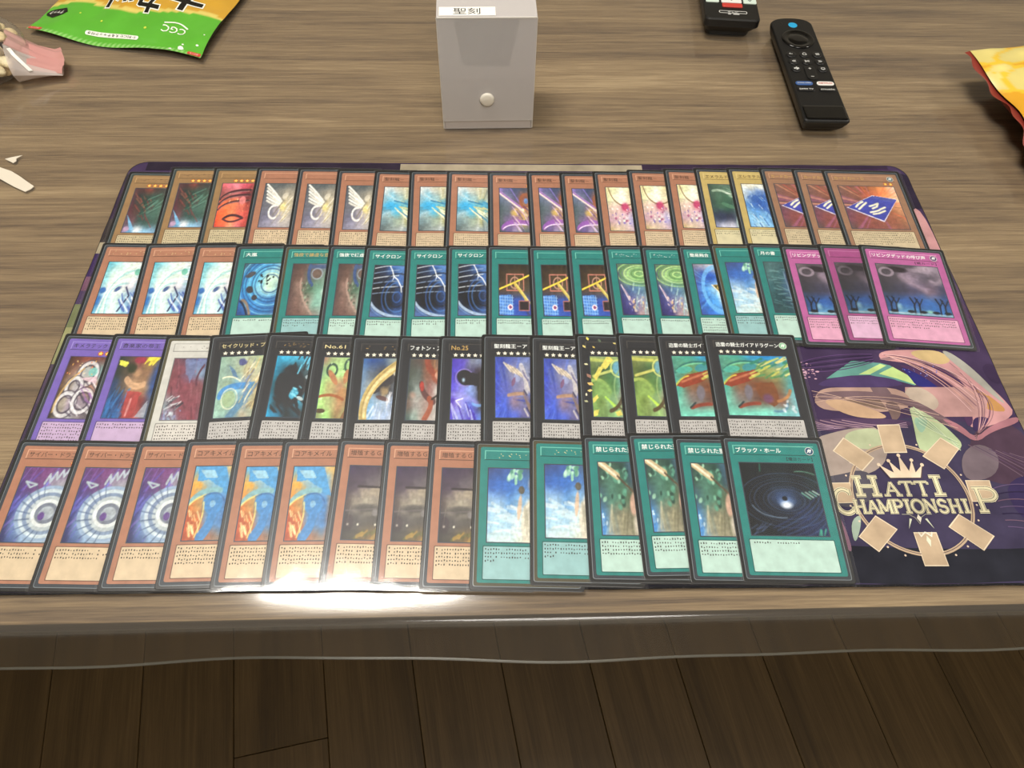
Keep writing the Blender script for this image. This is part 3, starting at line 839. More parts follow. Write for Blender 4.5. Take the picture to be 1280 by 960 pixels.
def art_wind_spiral(p):  # white and cyan whirl
    p.grid(['4aa8c0 a0d8e0 d8f0e8 e8f0e8 d8e8ec', '8ad0d8 d8f0e8 c8e8e0 e0f0e8 c8e0e8', '9cd0e0 f4faf4 e8f0f0 d0d8e0 a8c0d8', '2a68b0 c0e4ec d0ece8 98c0d8 6088c0', '68b8d8 b8e8ec e8f8f4 98c8d8 7088c8'], .9, .08)
    for k in range(5): p.curve((.1 + .05 * k, 1.0), (.18 - .03 * k, .1 + .05 * k), (.9, .05 + .1 * k), .03, ['f8fcf8', 'a0d8dc', 'e4f4e8'][k % 3], .75)
    p.ell(.08, .56, .1, .08, '2058a8', .85, soft=.5, rough=.4); p.ell(.42, .54, .1, .05, '1c3c78', .8, -.5, .5, .4); p.line([(.62, .5), (.74, .66), (.58, .95)], .03, '282c58'); p.ell(.72, .42, .13, .14, 'e8e0e8', .8, .5, .7); p.ell(.78, .2, .08, .07, '5ab098', .8); p.streaks(12, .8, ['3048a8', 'f8fcfc'], .7, box=(.5, .9, .6, .95))
def art_storm(p):        # blue whirlwind with dark debris
    p.grid(['3a5868 3c80b8 3c8cc8 58a8d8 78b8d8', '3a88c0 4aa0d8 68c0e0 c0e4d8 c8e0c8', '3890cc 58b4e0 98d8e8 c8e8d0 98c8d0', '2a68b0 3888cc 4898d8 3c80c0 3070b0', '2a4888 2858a0 3070b8 4080b8 386098'], .9, .05)
    for k in range(8): p.ring(.7, .4, .22 + .075 * k, .022, ['1c4880', '80c8e8', '20508c'][k % 3], .75, .8)
    p.ell(.62, .32, .18, .12, 'c8ecd8', .7, soft=.8); p.ell(.22, .52, .1, .075, '3c3c44', 1, .2, .2, .2); p.ell(.36, .67, .07, .055, '3c3c44', 1, .1, .2, .2); p.ell(.18, .22, .14, .06, '4a4448', .9, -.3, .2, .3); p.blots(14, ['20242c'], (.015, .045), 1, (.4, .75, .22, .42)); p.curve((.08, .72), (.2, .72), (.3, .98), .05, '8a7868'); p.curve((.04, .74), (.14, .78), (.24, .99), .04, '1c2840')
def art_urn(p):          # green glazed curve before brown rock
    p.grid(['4c3c3c 5c4844 6a5a5c 6c7484 7c8690', '54423f 70574e 60645e 6c8478 7a9486', '50403e 8c7268 506c5a 6c9a84 98bcae', '604c4a 7a6058 98867c 7aa898 a8ccc4', '5a4644 6c524c 846a60 86827a 98b4b0'], .9, .05)
    p.curve((.44, .03), (.36, .25), (.52, .42), .07, '3c5484', .95); p.line([(.42, .06), (.98, .06)], .07, '485c84', .9); p.ell(.62, .2, .13, .1, '6c5850', .9); p.ring(.62, .2, .13, .025, 'a8b0c0', .7, .8); p.ell(.78, .7, .3, .3, '98ccbc', .6, 0, .9); p.ell(.84, .55, .1, .12, 'e0f0ec', .6, .5, .8); p.curve((.25, .3), (.2, .6), (.62, 1.0), .04, 'b89c90', .7); p.blots(14, ['98b098', '3c5040'], (.015, .04), .7, (.28, .5, .38, .8))
def art_vortex(p):       # black funnel with pale arcs
    p.grid(['2c3038 24304c 3c68b0 5888c8 3c60a0', '1a1e28 20283c 2c3c5c 4a70b0 3a5c90', '14161c 161a22 1c2230 2c4068 2c4878', '1c2434 12141a 161c28 20345c 24447c', '5878b8 3c5c94 2c4470 4468a8 4c70b0'], .9, .04)
    for k in range(6): p.curve((.0, .35 + .1 * k - .28), (.22 + .02 * k, .02 + .1 * k), (.62, -.02 + .11 * k), .014, ['dce4ec', '8aa0c0'][k % 2], .85)
    for k in range(5): p.ring(.62, .62, .1 + .09 * k, .02, ['3868b8', '16181e', '4c80c8'][k % 3], .7, 1.0)
    p.curve((.0, .74), (.2, 1.0), (.85, 1.0), .05, 'b0c8e4', .9); p.curve((.0, .82), (.2, 1.02), (.6, 1.04), .03, '6484b8', .9)
    p.line([(.38, .0), (.46, .12), (.5, .22), (.6, .28), (.7, .42), (.72, .52)], .018, 'f4f8fc'); p.line([(.5, .22), (.48, .3)], .01, 'e0e8f4'); p.line([(.7, .42), (.8, .4)], .012, 'e0e8f4')
def art_circuit(p):      # dark panel, gold beams, blue grid
    p.grid(['2c2420 2c2420 302820 2a2622 282830', '342a20 4a3c2c 50402c 3c3224 302c28', '4c3c30 50443c 5c5040 4a443a 30344c', '2c4490 2c48a0 3050a8 34488c 2c3c78', '2c50b0 3c68c8 3454b0 2c44a0 2c3c90'], 1.0, .03)
    p.rays(.4, .4, 10, ['54442c'], .5, .15); 
    for q in ([(.2, .2), (.62, .2), (.62, .52), (.2, .52), (.2, .2)],): p.line(q, .018, 'c88070')
    p.ring(.4, .37, .11, .018, 'c89a84'); p.line([(.4, .2), (.4, .5)], .012, 'c09080')
    p.line([(.0, .5), (.4, .36), (.85, .18)], .03, 'f0d850'); p.line([(.4, .38), (.64, .64), (.72, .8)], .06, 'e0c858', .85); p.line([(.44, .4), (.95, .95)], .02, 'f4e890', .8)
    p.poly([(.0, .62), (.3, .6), (.34, .72), (.36, .98), (.02, .98)], '4480d8', .9)
    for k in range(6): p.line([(.03 + .06 * k, .62), (.04 + .06 * k, .98)], .01, '9cc8f4', .8); p.line([(.0, .64 + .06 * k), (.36, .66 + .06 * k)], .01, '9cc8f4', .8)
    p.poly([(.5, .72), (.74, .72), (.74, .9), (.5, .9)], '2c2428'); p.line([(.5, .72), (.74, .72), (.74, .9), (.5, .9), (.5, .72)], .015, 'b07070'); p.ell(.28, .84, .07, .06, 'f0e0e8', 1, soft=.2); p.ell(.28, .84, .04, .035, '8a4a7c')
def art_green_whirl(p):  # green disc above a pale shoal on indigo
    p.grid(['506c58 6c8c6c 7ca074 6c9468 4c6c58', '4c5c68 98c088 78ac6c 88b47c 58785c', '3a4474 48608c 587ca0 58808c 40608c', '34346c 50508c 9088a8 88a0b0 607c98', '2c2c60 3c3878 a89090 b8a498 605880'], .95, .05)
    for k in range(6): p.ring(.55, .2, .12 + .09 * k, .035, ['c4e498', '5c8c50', 'a8d484'][k % 3], .8, .42)
    p.line([(.05, .42), (.2, .72)], .02, 'e8d8e0'); p.line([(.1, .5), (.28, .78)], .035, 'b8a0b8', .8); p.blots(40, ['f0d8cc', 'c8a088', 'e8c890', '8880b8', 'f8f0e8'], (.015, .05), .8, (.2, .85, .66, .92)); p.streaks(12, 1.9, ['98c4d8', 'c0e0d8'], .6, box=(.35, .8, .38, .7))
def art_blue_flare(p):   # blue flare with a golden wedge
    p.grid(['7c7888 a8a4b0 d8d4dc b8b4c0 8a88a0', '5060a0 2c54b0 2858b8 5890d8 70a8e0', '4c70c0 58a4ec 98ccf4 f0f8fc a0ccf0', '3c68bc 3c88e0 58a8f0 d8f0fc 88c0f0', '34509c 3468c4 3c84dc 78b8f0 90c8f4'], .9, .04)
    p.rays(.55, .5, 26, ['2448a0', '6ab0f0'], .5, .1, .25); p.ring(.55, .5, .38, .08, '78c0f8', .7, 1.15); p.ell(.68, .58, .2, .28, 'f4fcff', .85, .5, .8); p.poly([(.4, .42), (.95, .38), (.95, .92)], 'a88c40'); p.poly([(.42, .43), (.95, .42), (.95, .85)], '4c4828'); p.ell(.62, .47, .12, .05, 'd8b858', .9); p.line([(.4, .42), (.95, .92)], .02, 'f4f0d0')
def art_sky_day(p):      # deep sky, low clouds, one pale upright shape under a spray of leaves
    p.grid(['3a4a78 3c5490 3c5898 44608c 486488', '3c64b0 3c6cc0 3c70c0 4c7cc0 5080c0', '88b0d8 98bcdc 6498d0 80b0d8 a0c0d8', 'a0c8e4 b0d4e4 a4cce4 b8d4dc d8dcd0', 'b8d8e0 c8e0e4 c8e0e0 d4dccc e0dcc8'], .9, .05)
    p.streaks(26, .15, ['d8e8ec', 'f0f4f0', '98c4e4'], .5, (.02, .06), (.15, .4), (-.1, .8, .48, .95)); p.ell(.85, .74, .17, .34, 'dcd6c4', .95, .06, .2, .12); p.ell(.66, .54, .05, .2, 'd8b89c', .9, .15, .3); p.ell(.92, .22, .1, .14, 'c8b09c', .6, 0, .5); p.ell(.7, .3, .07, .06, '5c5444', .9); p.streaks(6, 1.57, ['b4b09c'], .7, (.01, .02), (.2, .4), (.74, .95, .5, .65))
    p.blots(12, ['a8dcc0', '5c9c80', 'c4ecd4'], (.03, .07), .9, (.44, .74, .03, .16)); p.ell(.58, .17, .035, .07, '98d0b4', .95)
def art_window_teal(p):  # teal murk around a blue shutter
    p.grid(['3c5c5c 4c6c70 3c5c60 2c4c54 34505c', '4c7478 3c6468 345c68 3c5c78 305070', '346068 2c5058 3c5c78 4868a0 3c5c90', '2c5458 244850 2c4c60 4060a0 34548c', '28444c 2c4c50 2c5058 345078 2c4868'], .9, .04)
    p.streaks(34, .05, ['6c9498', '1c3c44', '88b0b0'], .5, (.006, .02), (.1, .35), (0, .5, .1, .9)); p.poly([(.46, .2), (.98, .12), (.98, .82), (.5, .74)], '2c4064', .9); p.poly([(.54, .26), (.98, .2), (.98, .74), (.57, .68)], '4464a4', .9); p.line([(.46, .2), (.5, .74), (.98, .84)], .03, '7c98b0', .8); p.line([(.5, .8), (.98, .92)], .05, '1c3444', .8)
def art_night_marsh(p, holo=False):  # mauve cloud above a blue night shore
    p.grid(['6c6068 504850 4c4450 a898a8 8c8090', '3c3840 4c4650 8c7c90 5c5464 786c7c', '34343c 38384c 4c4864 6c5c70 40405c', '2c4878 2c58a0 3058a0 3468b0 2c4c88', '2c5c94 5c94b8 4c88b0 2c68b0 3c74a8'], 1.0, .06)
    p.ell(.32, .1, .2, .07, '241c24', .95, .1, .4); p.ring(.14, .16, .1, .04, 'a898a8', .7, .8); p.ell(.68, .1, .24, .07, 'b4a4b4', .8, .1, .8, .4); p.curve((.36, .24), (.52, .4), (.7, .5), .07, 'a08ca0', .7, .05); p.curve((.82, .3), (.9, .4), (.98, .28), .05, '9c8c9c', .7, .03)
    for x in (.06, .14, .42, .5, .82, .9): p.line([(x, .97), (x + .02, .78), (x - .04 + .02, .66)], .02, '101828'); p.line([(x + .01, .82), (x + .09, .68)], .012, '101828')
    p.ell(.2, .84, .06, .1, 'a0c8c8', .6, 0, .8); p.ell(.66, .92, .1, .05, '98c8a8', .8, 0, .8); p.line([(.0, .965), (1, .975)], .03, 'b0c8cc', .7)
    for x in (.1, .36, .55, .75, .93): p.ell(x, .93, .07, .035, '101018', .9, 0, .4)
    if holo: p.img = p.img * .85; p.ell(.4, .15, .6, .25, '2c2830', .6, 0, .8)
def art_chrome(p):       # chrome tubes with warm sparks
    p.grid(['3c2820 5c342c 88483c 784038 5c3430', '583c30 8c6c5c b0b0b0 98b0b0 80a0a0', '5c4430 908478 b8b4b8 a87860 b08878', '4c3c28 a0988c a090a8 988c98 7c7478', '2c2418 8c8478 a8a8ac 80787c 605860'], .8, .06)
    for k, (x, y, r_) in enumerate(((.52, .28, .2), (.32, .5, .16), (.26, .78, .2), (.6, .72, .2))): p.ring(x, y, r_, .06, 'dcdce0', .85, .9); p.ring(x, y, r_ - .05, .025, '3c3444', .8, .9); p.ring(x, y, r_ + .045, .015, '4c4450', .8, .9)
    p.ell(.62, .25, .1, .08, '7cc0b8', .9); p.poly([(.4, .36), (.75, .32), (.78, .46)], 'd8bcc8', .9); p.curve((.05, .9), (.0, .5), (.4, .2), .03, 'd8b068', .7); p.blots(16, ['f8c060', 'f08040', 'fce8b0'], (.01, .025), .9, (.05, .9, .02, .3)); p.streaks(16, .6, ['8c60a0', 'f0f0f4', '40384c'], .7, box=(.2, .8, .4, .9))
def art_banner(p):       # crimson and gold on deep blue
    p.grid(['2c3430 4c4038 803c40 9c8c40 3c3c50', '28302c 4c4438 806450 886850 2c4c8c', '24406c 5c5048 a88868 a08060 2c4c8c', '2c5c98 2c4878 883838 803838 4c5870', '2c68a4 2c5c98 8c3c3c a85050 50607c'], .95, .05)
    p.streaks(30, 1.9, ['3c80c0', '18345c', '2c6cb0'], .6, (.01, .03), (.1, .3), (0, .45, .5, 1)); p.streaks(14, -.9, ['f0e050', 'd8c83c'], .9, (.02, .04), (.1, .2), (.6, .95, .03, .16)); p.poly([(.02, .06), (.24, .1), (.2, .18), (.04, .14)], 'dcdc58'); p.ell(.48, .06, .14, .06, '983448', .9); p.ell(.5, .28, .12, .1, 'b8906c', .8, 0, .6, .4); p.curve((.3, .38), (.5, .55), (.7, .46), .1, 'd0a884', .85); p.poly([(.36, .56), (.7, .6), (.66, .98), (.44, .98)], 'a84444', .9, .03); p.line([(.52, .7), (.5, .95)], .04, 'dca0a0', .7); p.poly([(.7, .98), (.9, .7), (.92, .98)], 'a8b0bc', .8); p.ell(.34, .2, .12, .1, '24301c', .8, 0, .5, .4)
def art_maroon(p):       # maroon folds with flecks of blue
    p.grid(['6c4450 60485c 5c6490 6c74a4 505c84', '7c4850 7c4450 6c6488 8098b4 585c7c', '804850 844854 804450 804c54 7c4850', '8c98a0 88606c 844854 804450 784450', '707ca4 90a0b8 844c5c 8c4450 784858'], .85, .08)
    p.streaks(30, 1.2, ['643440', '98606a', '50303c'], .6, (.01, .03), (.08, .25)); p.curve((.62, .45), (.55, .3), (.7, .12), .035, '5c3444'); p.poly([(.24, .02), (.36, .3), (.46, .42), (.5, .2), (.8, .05)], '7484ac', .7, .03); p.streaks(14, -.5, ['d8e0e4', '2c3440'], .8, (.008, .02), (.08, .2), (.02, .3, .66, .85)); p.blots(12, ['8c94c0', 'c8d4dc'], (.015, .04), .7, (.02, .4, .84, .98))
def art_azure_sash(p):   # azure sash over pale sage
    p.grid(['88a898 98b4a0 a0b4a4 b0bca0 a8b890', '90b0a0 8ca8a0 a0b098 c0b890 b8bca0', '98b4a4 90a890 7cb0c8 98b0b8 c4b890', '98c0b0 90b098 6c9cb4 8ca0a0 b0a880', 'a0c8b8 90b8b0 78949c b0a890 a0b0a0'], .85, .05)
    p.curve((.08, .66), (.12, .46), (.82, .5), .1, '4c90d0', .95); p.curve((.8, .5), (.6, .75), (.32, 1.0), .12, '5c88a8', .9); p.ell(.3, .7, .17, .16, 'a0b890', .9, .3, .25); p.ring(.3, .7, .17, .015, 'e8e8c8', .8, .95); p.ell(.5, .1, .1, .07, '4c5088', .9, .2, .3, .4); p.poly([(.2, .14), (.36, .24), (.46, .4), (.34, .36)], '5c80a0'); p.curve((.1, .36), (.3, .3), (.5, .42), .015, 'f0f0d0'); p.streaks(34, -1.0, ['d8c088', 'f0e8c8', '8c7c60', '7c8cb0'], .75, (.008, .025), (.08, .25), (.5, .9, .15, .9))
def art_ink_plume(p):    # black plume on cyan
    p.grid(['2c9cc8 3cb0dc 48b8e0 3ca0c8 48788c', '2890b8 28586c 2c444c 385058 3c5058', '205868 2c3438 303438 38484c 34444c', '2c80a0 2c3438 304048 3c8ca8 34505c', '2ca8dc 2c80a8 283034 2c4450 2c3840'], .9, .04)
    p.ell(.42, .5, .37, .34, '2c2e32', .97, .5, .12, .25); p.streaks(22, .7, ['2c2e32'], 1, (.015, .04), (.1, .2), (.05, .7, .6, .9)); p.streaks(18, -1.1, ['2c2e32', '70d0f0'], .9, (.01, .03), (.1, .2), (.5, .9, .0, .3)); p.ell(.52, .62, .09, .1, '4cb8dc', .9, .5, .3, .5); p.streaks(10, .4, ['88d8f0'], .8, (.01, .02), (.05, .12), (.45, .7, .5, .75)); p.ell(.68, .7, .08, .03, 'c0d4d8', .9, .3); p.ell(.75, .35, .03, .03, 'c8dce4', .8)
def art_lime_cups(p):    # lime ground with tan leaves and dark hooks
    p.grid(['a07868 98a878 a8c888 a8d890 98c888', '88ac80 b0e090 b8e898 b0e090 98c880', 'a8dc84 b8b078 b08868 a8bc78 a0a880', 'b0ec88 a8b87c b89068 a88c64 90a878', '8c9868 a8e084 8c7850 a8b878 8ca070'], .9, .05)
    p.ring(.22, .22, .11, .04, '2c4440', .9, .9); p.ring(.62, .14, .12, .04, '2c4c44', .9, .9); p.ell(.26, .34, .18, .06, 'b87c58', .95, .8); p.ell(.56, .32, .07, .13, 'b88058', .95, .2); p.ell(.52, .62, .16, .12, 'b88a5c', .9, -.6, .3); p.curve((.0, .66), (.3, .58), (.55, .7), .04, 'a0603c'); p.curve((.6, 1.0), (.7, .8), (.95, .75), .12, '80583c', .9); p.ell(.08, .88, .12, .04, '4c3828', .9); p.blots(10, ['2c3c38', 'e0f8c8'], (.012, .03), .8); p.ring(.82, .4, .05, .02, 'd8e8e0')
def art_sickle(p):       # cream crescent on cold blue
    p.grid(['3c64a0 2c4c90 3c588c 8c9ca0 a0a490', '6c8cb0 5c6878 48484c 4c5054 8c948c', '7890a8 98a4a8 403c40 4c5058 6c7c90', '6c9cc8 80acd0 a0b8d0 98a8c0 a0b0c8', '7cb0d8 88b4dc b4c4e0 b0c0dc a8bcd8'], .9, .05)
    p.poly([(.22, .4), (.5, .2), (.95, .1), (.9, .3), (.5, .52), (.3, .6)], '38363a', .9, .02); p.curve((.1, 1.0), (-.02, .45), (.95, .05), .17, 'c8b070', 1); p.curve((.12, .95), (.05, .45), (.9, .08), .05, 'ecdca8', .8); p.curve((.08, 1.0), (-.04, .5), (.8, .04), .025, 'a89058', .8); p.ell(.55, .55, .12, .12, 'a89068', .8, .3, .5, .4); p.ell(.5, .66, .16, .04, '5c3c38', .8, .2); p.streaks(24, 1.9, ['d8e4f4', '98b4dc', 'f4f4f8'], .6, (.01, .03), (.1, .3), (.3, .9, .55, .95)); p.ell(.82, .26, .12, .05, 'd8d4c0', .8)
def art_rust_wisps(p):   # rust coils on smoke
    p.grid(['4c4c48 584c48 80503c 705848 806858', '485048 58605c 805848 a07c68 a0806c', '44504c 889490 8c6460 c0b4b0 c0b8b0', '6c5c54 a09c98 a08880 b4b0ac b8b0a8', '48605c 90a49c a08c84 b8b4b0 a8a8a4'], .9, .06)
    p.curve((.4, .02), (.42, .25), (.85, .3), .12, '8c4838', .95); p.ell(.68, .3, .2, .14, '98503c', .9, .3, .3); p.ell(.68, .27, .1, .07, 'd8a890', .8); p.curve((.3, .42), (.34, .62), (.6, .7), .1, '5c3c3c', .95); p.ell(.32, .46, .05, .09, 'b04038', .9, -.2); p.curve((.5, .66), (.62, .74), (.42, .98), .1, 'a0543c', .9); p.ell(.7, .55, .14, .09, 'e4e4e0', .8, .3, .7); p.line([(.56, .66), (.86, .5)], .03, '38302c'); p.ring(.72, .08, .16, .03, 'b88c60', .5); p.ell(.12, .6, .1, .07, 'c09c8c', .7, .2, .8)
def art_violet_beam(p):  # violet folds behind a black silhouette
    p.grid(['4c3cb0 5848b8 8088a0 7c88a8 5058b0', '5044c0 5c50c8 4c4870 3c3440 40386c', '5c50d0 8080dc 88a0e0 3c3c44 34303c', '5034b4 9c98e4 5c6cd0 383438 383038', '4838c0 8890e0 5444c0 5c80d8 6c5cd0'], .9, .05)
    p.poly([(.7, .12), (.84, .08), (.95, .2), (.98, .72), (.62, .7), (.6, .48), (.5, .4)], '2c2828', .97, .02); p.ell(.32, .32, .21, .14, '28282c', .97, .2, .12); p.ring(.3, .32, .2, .02, 'a090d8', .7, .7); p.poly([(.3, .22), (.75, .26), (.75, .46), (.3, .44)], '2a282c', .95); p.ell(.28, .36, .05, .05, 'b8d8f0', .9, 0, .8); p.curve((.0, .6), (.4, .6), (.6, .75), .06, 'a0a0e8', .6, .04); p.streaks(10, 1.1, ['c8d0f8', '3820a0'], .7, (.015, .04), (.2, .4), (.0, .6, .7, .9)); p.line([(.28, .66), (.12, .7), (.24, .8)], .015, 'e8e8fc'); p.curve((.5, .74), (.6, .8), (.8, .74), .04, '78a8e8', .9)
def art_cobalt_feather(p):  # pale feathers on cobalt
    p.grid(['3c4cb0 4858a8 5c68ac 6c7cb8 6c78b0', '3848b8 5c68a8 8c8cac 8c94b0 7c84b0', '3c4cc0 5860b0 7478a8 908ca8 7078a8', '4050c8 4860cc 8c7890 70709c 5058a0', '4868d4 3c58cc 4c60c4 605c90 4c5098'], .9, .05)
    p.rays(.3, .7, 22, ['5c78e0', '2838a0', '6c88e8'], .5, .1, .1)
    for k in range(7): p.line([(.2 + .05 * k, .1 + .018 * k), (.36 + .06 * k, .25 + .02 * k)], .022, ['e0d4c0', 'b8a890'][k % 2], .9)
    p.curve((.6, .15), (.75, .4), (.7, .6), .09, 'c8c4c8', .8); p.ell(.5, .36, .08, .06, '98a0c8', .9, .6); p.ell(.42, .42, .04, .09, '7c5878', .9, .5); p.curve((.3, .64), (.5, .6), (.68, .62), .05, 'b08c70', .9); p.line([(.66, .6), (.8, .9)], .07, '8c7464', .9); p.streaks(22, 1.0, ['20244c', 'd8d0c8', '6c6890'], .8, (.01, .03), (.08, .2), (.6, .95, .2, .95))
def art_green_orb(p, foil=False):  # sage ground, pale ribs and a blue orb
    p.grid(['98a060 98a468 a0b060 a8b878 b0b898', '5c6c38 485c38 4c7048 68a0b0 98b8b8', '58743c 6c8440 5c8448 78a88c 98b894', '8cac58 90a860 88a874 908c78 a8b894', '7c9c50 70884c 90b470 94a880 9cb488'], .95, .05)
    p.line([(0, .06), (.5, .08)], .05, 'c8c860', .8); p.ell(.66, .2, .17, .14, '70a8b8', .9, 0, .3); p.ring(.66, .2, .18, .03, 'd8dc80', .9, .8); p.line([(.06, .34), (.5, .24)], .04, 'd0cc70', .9); p.curve((.0, .42), (.3, .34), (.42, .6), .05, 'a8bc60', .9); p.ell(.25, .56, .25, .17, '8cac5c', .8, .2, .3); p.ring(.82, .55, .3, .025, 'a0b878', .7, 1.2); p.poly([(.3, .66), (.6, .86), (.48, .86)], 'b8dc58', .9); p.line([(.3, .68), (.55, .84)], .03, 'b8dc58'); p.ell(.72, .56, .1, .13, '8c7468', .8, .4, .6, .4); p.curve((.4, .9), (.6, .86), (.7, .66), .06, '54442c', .95); p.curve((.6, .84), (.8, .95), (1, .93), .025, '54442c', .9); p.ell(.18, .75, .13, .12, '5c7434', .7, 0, .8)
    if foil:
        p.img = p.img * np.array([.95, 1.0, 1.06])
        for q in ([(.22, .2), (.42, -.02), (.55, .06), (.36, .22)], [(.06, .36), (.2, .18), (.3, .2), (.12, .42)], [(.0, .72), (.12, .64), (.14, .7), (.02, .78)], [(-.02, 1.0), (.02, .9), (.14, .88), (.1, .97)], [(.5, .92), (.62, .88), (.66, .96), (.54, .98)]): p.poly(q, 'e0d468', .95)
def art_teal_rider(p):   # russet and green tangle on bright teal
    p.grid(['58a088 48a090 3090c0 2088d0 3c98c0', '4c8c80 688c5c 708c50 98a060 58a8b0', '50a898 805840 784c38 7c6848 509898', '6cb8a4 78706c 6c4c40 805c50 78b0b8', '70c0ac 78d0bc 80dcc8 78c8c8 88c8d0'], 1.0, .05)
    p.curve((.02, .28), (.2, .02), (.62, .14), .03, '2c6c68', .95); p.curve((.04, .26), (.24, .06), (.58, .16), .02, '80d0a0', .8); p.ell(.16, .24, .13, .06, '50b0a0', .9, -.2); p.ell(.42, .2, .12, .07, '3c8c98', .9, -.3)
    p.poly([(.0, .5), (.14, .34), (.5, .24), (.55, .34), (.3, .48), (.1, .54)], '8c3c28', .97, .02); p.line([(.1, .44), (.48, .28)], .03, 'c07858', .8); p.curve((.0, .5), (.1, .36), (.2, .34), .02, 'c8c050', .9)
    p.streaks(30, -.5, ['c8c860', '508c58', '308068', 'e8d88c'], .85, (.015, .035), (.08, .2), (.4, .95, .1, .4)); p.poly([(.44, .46), (.72, .44), (.78, .7), (.66, .86), (.5, .72)], '78482c', .95, .03); p.ell(.6, .72, .1, .1, '6c4868', .9, .3, .5); p.ell(.34, .62, .07, .14, '74707c', .9, .2, .4, .3); p.curve((.18, .86), (.3, .8), (.46, .8), .05, '8c4030', .95); p.line([(.16, .86), (.24, .78)], .02, '2c3c40'); p.curve((.74, .76), (.9, .72), (.94, .58), .04, 'b07c50', .9); p.curve((.66, .92), (.84, .95), (.86, .8), .03, '5c8ca8', .9); p.blots(8, ['e0e8f0'], (.02, .04), .7, (.78, .95, .75, .95))
def art_silver_coil(p):  # silver coil on violet
    p.grid(['5c3c70 683c78 744078 6c4078 5c3c6c', '48346c 5c3c78 70487c 90889c a0a0ac', '3c3880 5c60a0 98a4b4 b0bcc4 a8b0b8', '34346c 6c88b0 98a8b8 8890a0 a8b4bc', '2c2c58 485c8c 88a4c4 a8c0d0 98a8b8'], .9, .03)
    p.streaks(18, 2.2, ['7480e0', '5c58c0', '8c70c8'], .4, (.015, .04), (.4, .8), (.0, .9, -.1, .5))
    for k in range(6): p.ring(.74, .62, .56 - .075 * k, .07, ['94acc8', 'c8d8e0', '7c90ac', 'b8c4c8', 'dce4e4', '707888'][k], .95, .62)
    for k in range(10):
        a = 1.7 + k * .28; p.line([(.74 + .32 * math.cos(a), .62 + .25 * math.sin(a)), (.74 + .6 * math.cos(a + .1), .62 + .46 * math.sin(a + .1))], .012, '4c6080', .8)
    p.ell(.66, .66, .07, .06, '5c3c84', .9); p.line([(.12, .2), (.24, .28), (.36, .24), (.24, .22), (.12, .2)], .02, 'b0c8c8', .9)
    for k in range(4): p.line([(.5 + .12 * k, .22 - .04 * k), (.56 + .12 * k, .1 - .03 * k), (.6 + .12 * k, .2 - .04 * k)], .035, 'b4c4cc', .9)
def art_blue_on_flame(p):  # blue drapery on orange flame
    p.grid(['58a8d8 70b0d8 78b0d0 c8b078 d8b060', 'd8a048 a0b0a8 80b0c8 68a0c8 c89858', 'c87838 b89058 4c88c0 4c88c8 a87848', 'b05030 c06838 5888b8 4c84c0 b06038', 'a84c30 b05c38 a07058 8c7868 b05830'], .95, .05)
    p.poly([(.06, .0), (.62, .0), (.72, .2), (.84, .42), (.7, .4), (.5, .26), (.3, .2), (.1, .22)], '4c98d0', .95, .02); p.poly([(.12, .06), (.4, .06), (.5, .17), (.26, .17)], '9cc8dc', .9); p.curve((.02, .5), (.2, .3), (.6, .34), .07, '80b0b8', .95); p.curve((.02, .53), (.2, .38), (.5, .4), .02, 'f0e080', .8)
    p.ell(.48, .52, .22, .15, '4488c4', .97, .3, .15); p.curve((.44, .5), (.62, .72), (.34, .96), .16, '4484c0', .97); p.ell(.48, .52, .06, .05, '88b8d8', .9); p.curve((.3, .5), (.36, .68), (.24, .95), .02, 'ecd880', .9); p.curve((.28, .42), (.6, .3), (.72, .5), .02, '2c5c98', .7)
    p.streaks(12, 1.1, ['f0d090', 'f8e8b0'], .8, (.01, .02), (.08, .16), (.02, .26, .6, .85)); p.ell(.15, .27, .14, .07, 'e0a038', .85, .2, .6, .4)
def art_night_shelf(p):  # violet dusk over grey banks with lamps
    p.grid(['3c304c 40344c 483c50 483e4c 443a48', '443848 4c4050 605860 645c60 585058', '544848 8c8478 a09888 8c8478 6c6460', '3c3a40 504c4c 585450 504c48 484440', '34302c 48443c 6c5c3c 8c6c3c 5c4c34'], .9, .04)
    p.ell(.56, .36, .38, .1, 'a89c88', .85, 0, .7, .5); p.line([(.22, .29), (.9, .3)], .025, '2c2428', .9); p.ell(.44, .58, .34, .07, '403e3e', .7, 0, .5); p.ell(.62, .64, .07, .055, '807c7c', .95, 0, .3); p.line([(.02, .62), (.9, .58)], .012, '787070', .6); p.line([(.14, .46), (.08, .8)], .008, '8c8478', .7)
    for x in (.1, .3, .65): p.ell(x, .8, .03, .024, 'f8f4e0', 1, 0, .8)
    p.streaks(10, -.5, ['a88840', 'c89c48', '5c5c34'], .8, (.025, .05), (.1, .2), (.2, .8, .9, 1.0)); p.ell(.1, .78, .12, .12, '3c2c34', .4)
